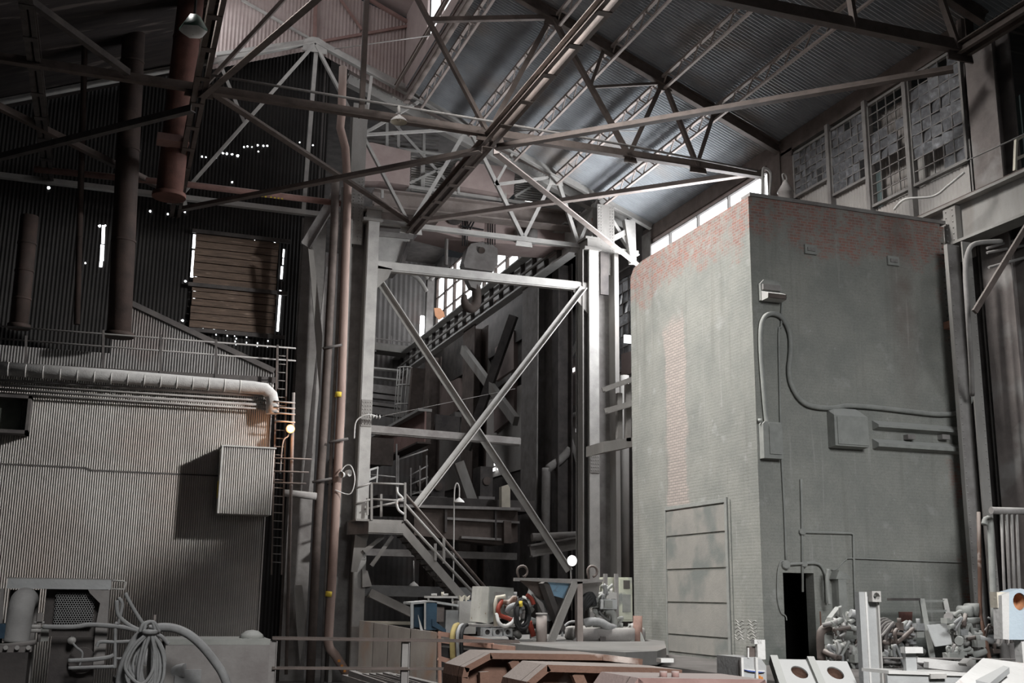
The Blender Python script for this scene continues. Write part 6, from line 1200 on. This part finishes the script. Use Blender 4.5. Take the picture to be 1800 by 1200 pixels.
MB().slab([y7(1716, 1206, 7.7), y7(1765, 1180, 8.0), y7(1775, 1183, 8.0), y7(1740, 1212, 7.7)], (0, 0, .05)).build('rib', M_GREYPAINT, t); MB().bx(q4[0].x+.1, q4[2].x, 7.95, 8.3, 0, q4[0].z-.02).build('stand', M_WASH, t)
t = thing('white_channel', 'white steel channel lying left of the big white plate with an upright bracket', 'channel', V((oy(1630, 1200, 9).x, 9, 0)))
MB().slab([oy(1562, 1178, 9), oy(1700, 1182, 9), oy(1700, 1188, 9), oy(1562, 1184, 9)], (0, .4, 0)).build('top_flange', M_WHITE, t); MB().bx(oy(1562, 1184, 9).x, oy(1700, 1188, 9).x, 9.02, 9.05, 0, oy(1600, 1184, 9).z).build('web', M_GREYPAINT, t); MB().bx(oy(1600, 1184, 9).x, oy(1690, 1184, 9).x, 9.1, 9.35, 0, oy(1600, 1185, 9).z-.05).build('stand', M_WASH, t)
MB().bx(*[v for pr_ in zip(oy(1591, 1140, 9.05), oy(1608, 1188, 9.09)) for v in sorted(pr_)]).build('upright', M_GREYPAINT, t); MB().bx(*[v for pr_ in zip(oy(1591, 1137, 9.0), oy(1614, 1147, 9.07)) for v in sorted(pr_)]).build('head', M_WHITE, t); MB().bx(*[v for pr_ in zip(oy(1636, 1184, 8.98), oy(1662, 1192, 9.0)) for v in sorted(pr_)]).build('nameplate', M_PALE, t)
t = thing('white_bar', 'white square bars lying behind the channel with one tilted block end', 'bar', oy(1650, 1178, 10.2))
MB().beam(oy(1608, 1159, 10.2), oy(1690, 1167, 10.2), RECT(.08, .05)).build('bar', M_WHITE, t); MB().beam(oy(1628, 1168, 10.0), oy(1700, 1176, 10.0), RECT(.08, .06)).build('bar', M_WHITE, t); MB().cb(oy(1700, 1168, 10.1), .1, .12, .1, (V((.8, 0, .5)).normalized(), V((0, 1, 0)), V((-.5, 0, .8)).normalized())).build('end_block', M_PALE, t)
for px in (1632, 1685): x = oy(px, 1176, 10.1).x; MB().bx(x-.02, x+.02, 10.05, 10.2, 0, oy(px, 1176, 10.1).z).build('leg', M_WASH, t)
pipe('deck_cable', 'thin cable stretched across the lower right in front of the brick', 'wire', [oy(1552, 1156, 12.2), oy(1830, 1159, 12.2)], .012, M_STEEL, None, 6)
# ---- left foreground
YLF = 11.6
yk = lambda px, py, d=0: oy(px, py, YLF+d)
t = thing('steel_trough', 'dusty steel trough with pale top flange at the bottom left', 'trough', V((yk(380, 1200).x, YLF+.4, 0)))
a, c = yk(292, 1124), yk(475, 1124); MB().bx(a.x, c.x, YLF, YLF+.7, 0, a.z-.05).build('body', M_STEEL, t); MB().slab([yk(290, 1123), yk(476, 1123), yk(474, 1133), yk(292, 1133)], (0, .72, 0)).build('flange', M_WASH, t)
e = yk(448, 1124, .2); o = MB().lathe([(.13, 0), (.11, .04), (.06, .075), (.001, .085)], V((e.x-.02, YLF+.3, a.z)), Z, 9, True).build('dust_heap', M_WASH); tag(o, 'small heap of grey dust lying on the pale flange of the trough', 'dust heap')
t = thing('cooler_unit', 'big dusty cooler frame with honeycomb grille at the bottom left', 'cooler', V((yk(110, 1190).x, YLF+.4, 0)))
MB().slab([yk(14, 1016), yk(196, 1019), yk(195, 1036), yk(11, 1034)], (0, .6, 0)).build('top_beam', M_GREYPAINT, t); MB().slab([yk(10, 1014), yk(202, 1017), yk(202, 1019), yk(10, 1016)], (0, .62, 0)).build('lid', M_STEEL, t)
MB().tube([yk(197, 1020), yk(218, 1021), yk(221, 1024), yk(219, 1035), yk(197, 1035)], .008, 8).build('handle', M_PALE, t)
x0, x1, zz0, zz1 = yk(100, 1042).x, yk(170, 1042).x, yk(100, 1100).z, yk(100, 1042).z
b = MB(); r_ = .013
for j in range(int((zz1-zz0)/(r_*1.5))+1):
    for i in range(int((x1-x0)/(r_*1.75))):
        cx = x0+(i+.5*(j % 2))*r_*1.75; cz = zz0+j*r_*1.5
        ring = [V((cx+r_*math.cos(math.pi/6+k*math.pi/3), YLF+.08, cz+r_*math.sin(math.pi/6+k*math.pi/3))) for k in range(6)]; inn = [V((cx+r_*.72*math.cos(math.pi/6+k*math.pi/3), YLF+.08, cz+r_*.72*math.sin(math.pi/6+k*math.pi/3))) for k in range(6)]
        b.add(ring+inn+[p+V((0, .04, 0)) for p in inn], [(k, (k+1) % 6, 6+(k+1) % 6, 6+k) for k in range(6)]+[(6+k, 6+(k+1) % 6, 12+(k+1) % 6, 12+k) for k in range(6)])
b.build('honeycomb_grille', M_HOSE, t); MB().bx(x0-.1, x1+.1, YLF+.14, YLF+.5, zz0-.1, zz1+.05).build('core', M_DARK, t)
MB().slab([yk(155, 1036), yk(193, 1037), yk(188, 1120), yk(182, 1175), yk(163, 1175), yk(168, 1100), yk(176, 1060), yk(158, 1042)], (0, .05, 0)).build('side_panel', M_STEEL, t)
MB().bx(yk(84, 1180).x, yk(164, 1180).x, YLF+.1, YLF+.55, .0, zz0-.1).build('lower_panel', M_DARK, t); MB().bx(yk(14, 1036).x, yk(66, 1036).x, YLF+.3, YLF+.5, 0, yk(14, 1036).z).build('side_sheet', M_STEEL, t)
MB().beam(yk(4, 1034), yk(-2, 1200), RECT(.03, .03)).build('post', M_STEEL, t)
c = yk(144, 1160, .08); MB().cyl(c, c+V((0, -.05, 0)), .12, 28).build('fan_cover', M_DARK, t); c = yk(126, 1125, 0); MB().lathe([(.001, -.03), (.035, -.02), (.04, .03)], c, (0, 1, 0), 16).build('gauge', M_PALE, t)
t = thing('exhaust_elbow', 'fat pale elbow pipe rising in front of the cooler', 'pipe', V((yk(36, 1130).x, YLF-.2, yk(36, 1132).z)))
MB().tube(bez([yk(28, 1128, -.2), yk(33, 1095, -.2), yk(37, 1070, -.2), yk(40, 1058, -.16), yk(43, 1054, -.05), yk(46, 1054, .15)], 6), .112, 20).build('pipe', mat('pale_dusty_pipe', (.36, .355, .35), (.28, .275, .27), scale=4), t); MB().cyl(yk(28, 1128, -.2), yk(28, 1136, -.2), .17, 20).build('flange', M_STEEL, t)
t = thing('engine_block', 'dark engine block under the pale elbow pipe at the bottom left corner', 'engine', V((yk(20, 1200).x, YLF-.2, 0))); MB().bx(yk(-30, 1150).x, yk(54, 1150).x, YLF-.45, YLF+.1, .0, yk(0, 1142).z).build('block', M_DARK, t); MB().bx(yk(-30, 1134).x, yk(60, 1134).x, YLF-.4, YLF, yk(0, 1142).z, yk(0, 1133).z).build('cover', M_STEEL, t); MB().bx(yk(-30, 1095).x, yk(14, 1095).x, YLF-.25, YLF, yk(0, 1120).z, yk(0, 1095).z).build('blue_box', M_DBLUE, t)
for px in (10, 30, 50): MB().cyl(yk(px, 1138, -.46), yk(px, 1138, -.4), .02, 10).build('bolt', M_PALE, t)
t = thing('valve_stand', 'small square-headed valve between the elbow pipe and the honeycomb grille', 'valve', yk(70, 1125)); MB().bx(*[v for pr_ in zip(yk(66, 1077, -.1), yk(75, 1092, -.04)) for v in sorted(pr_)]).build('head', M_STEEL, t); MB().cyl(yk(60, 1094, -.07), yk(78, 1094, -.07), .012, 8).build('plate', M_PALE, t); MB().tube([yk(70, 1094, -.07), yk(68, 1128, -.07)], .014, 8).build('stem', M_STEEL, t); 
for y in (1101, 1108): MB().tube([yk(48, y, -.1), yk(72, y, -.1)], .018, 8).build('branch', M_PALE, t)
MB().slab([yk(68, 1100, -.02), yk(86, 1104, -.02), yk(85, 1126, -.02), yk(66, 1128, -.02)], (0, .05, 0)).build('plate', M_WASH, t)
for i, (pts, r, lab) in enumerate((([(75, 1101), (110, 1102), (135, 1101), (155, 1098), (185, 1099), (215, 1102), (235, 1106), (255, 1111)], .022, 'grey hose running level past the grille to the cable bundle'), ([(170, 1136), (176, 1128), (200, 1128), (225, 1127), (240, 1125)], .016, 'short grey hose below the level hose'), ([(120, 1161), (160, 1159), (190, 1155), (200, 1151)], .02, 'lower hose with a thick end fitting'), ([(120, 1174), (175, 1172), (198, 1171), (202, 1167), (203, 1100), (208, 1095), (215, 1062), (208, 1050)], .016, 'bent hydraulic tube rising right of the cooler'), ([(205, 1055), (208, 1080), (225, 1097), (245, 1107), (256, 1108)], .02, 'hose sagging from the cooler corner to the cable bundle'), ([(220, 1042), (232, 1065), (246, 1088), (257, 1103)], .018, 'straight cable slanting down to the cable bundle'), ([(128, 1130), (135, 1138), (145, 1148), (140, 1170)], .01, 'thin tube below the round gauge'), ([(200, 1157), (215, 1157), (222, 1154)], .012, 'short stub pipe left of the cable bundle'))):
    pipe('hydraulic_hose', lab, 'hose', [yk(x, y, -.12) for x, y in pts], r, M_HOSE, None, 8, 6)
# cable bundle hung on a stand pipe
t = thing('stand_pipe', 'upright capped pipe carrying the hanging cable bundle', 'pipe', V((yk(265, 1190).x, 11.2, 0))); xk = yk(265, 1150, -.4); MB().tube([V((xk.x, 11.2, 0)), V((xk.x, 11.2, yk(265, 1130, -.4).z))], .03, 14).build('pipe', M_PALE, t); MB().lathe([(.034, -.04), (.034, 0), (.02, .025), (.001, .03)], V((xk.x, 11.2, yk(265, 1128, -.4).z)), Z, 14).build('cap', M_LAG, t); MB().tube([V((xk.x, 11.22, 0)), V((xk.x+.01, 11.22, yk(267, 1080, -.4).z))], .011, 8).build('rod', M_BROWN, t)
for z in (.42, .5): MB().cyl(V((xk.x, 11.2, z)), V((xk.x, 11.2, z+.05)), .055, 14).build('collar', M_STEEL, t)
t = thing('cable_bundle', 'bundle of dusty cables tied at the top and hanging in long loops', 'cable bundle', V((xk.x, 11.0, yk(265, 1195, -.6).z)))
rk = random.Random(8); tie = yk(263, 1110, -.6); kpx = 11.0/F*1.02
for i in range(16):
    w1 = rk.uniform(6, 33); w2 = rk.uniform(8, 28); dp = rk.uniform(78, 125); yo = rk.uniform(-.08, .04)
    pts = [tie+V((rk.uniform(-.02, .02), yo, 0)), tie+V((-w1*kpx*.75, yo, -dp*.3*kpx)), tie+V((-w1*kpx, yo-.03, -dp*.7*kpx)), tie+V(((-w1*.3+w2*.2)*kpx, yo-.04, -dp*kpx)), tie+V((w2*kpx*.9, yo-.02, -dp*.75*kpx)), tie+V((w2*kpx*.85, yo, -dp*.35*kpx)), tie+V((rk.uniform(0, .03), yo, 0))]
    MB().tube(bez(pts, 7), rk.uniform(.011, .017), 7).build('cable', M_HOSE, t)
MB().tube([tie+V((.05*math.cos(a), -.05+.05*math.sin(a), .0)) for a in [k*math.pi/8 for k in range(17)]], .022, 8).build('tie', M_HOSE, t)
for w in (.05, .085): MB().tube(bez([tie+V((-w, -.03, 0)), tie+V((-w*.7, -.03, .07)), tie+V((w*.3, -.03, .085)), tie+V((w, -.03, .0))], 6), .016, 8).build('top_loop', M_HOSE, t)
pipe('big_hose', 'thick grey hose arching from the cable bundle down to the right', 'hose', [yk(262, 1106, -.5), yk(285, 1102, -.5), yk(310, 1105, -.5), yk(335, 1117, -.5), yk(358, 1138, -.5), yk(378, 1163, -.5), yk(392, 1185, -.5), yk(402, 1215, -.5), yk(408, 1260, -.5), yk(410, 1310, -.5)], .04, M_HOSE, None, 12, 6)
pipe('big_hose', 'thick grey hose dropping left of the cable bundle', 'hose', [yk(258, 1108, -.5), yk(240, 1122, -.5), yk(225, 1150, -.5), yk(214, 1180, -.5), yk(210, 1215, -.5), yk(208, 1260, -.5), yk(208, 1310, -.5)], .042, M_HOSE, None, 12, 6)
pipe('hose_end', 'free hose end curling right of the cable tie', 'hose', [yk(266, 1112, -.6), yk(280, 1116, -.6), yk(290, 1124, -.6), yk(296, 1132, -.6)], .018, M_HOSE, None, 8, 5)
clutter('pump_fittings', 'dark pump fittings beside the stand pipe at the bottom left', 'fittings', 232, 330, 1168, 1196, 11.9, 16, 17, [M_STEEL, M_DARK, M_HOSE])
# dusty clutter at the foot of the brick
DM = [M_WASH, M_HOSE, M_STEEL, M_WASH, M_BROWN]
clutter('pump_fittings', 'heap of dusty valves and fittings around the pump right of the doorway', 'fittings', 1446, 1522, 1078, 1186, 23.6, 42, 41, DM)
clutter('pipe_offcuts', 'tangle of pipe offcuts between the steel post and the leaning ladder', 'pipe scrap', 1556, 1616, 1098, 1186, 23.5, 40, 42, DM)
clutter('pipe_offcuts', 'jumble of small pipes and valves right of the leaning ladder', 'pipe scrap', 1665, 1762, 1080, 1178, 23.0, 48, 43, DM)
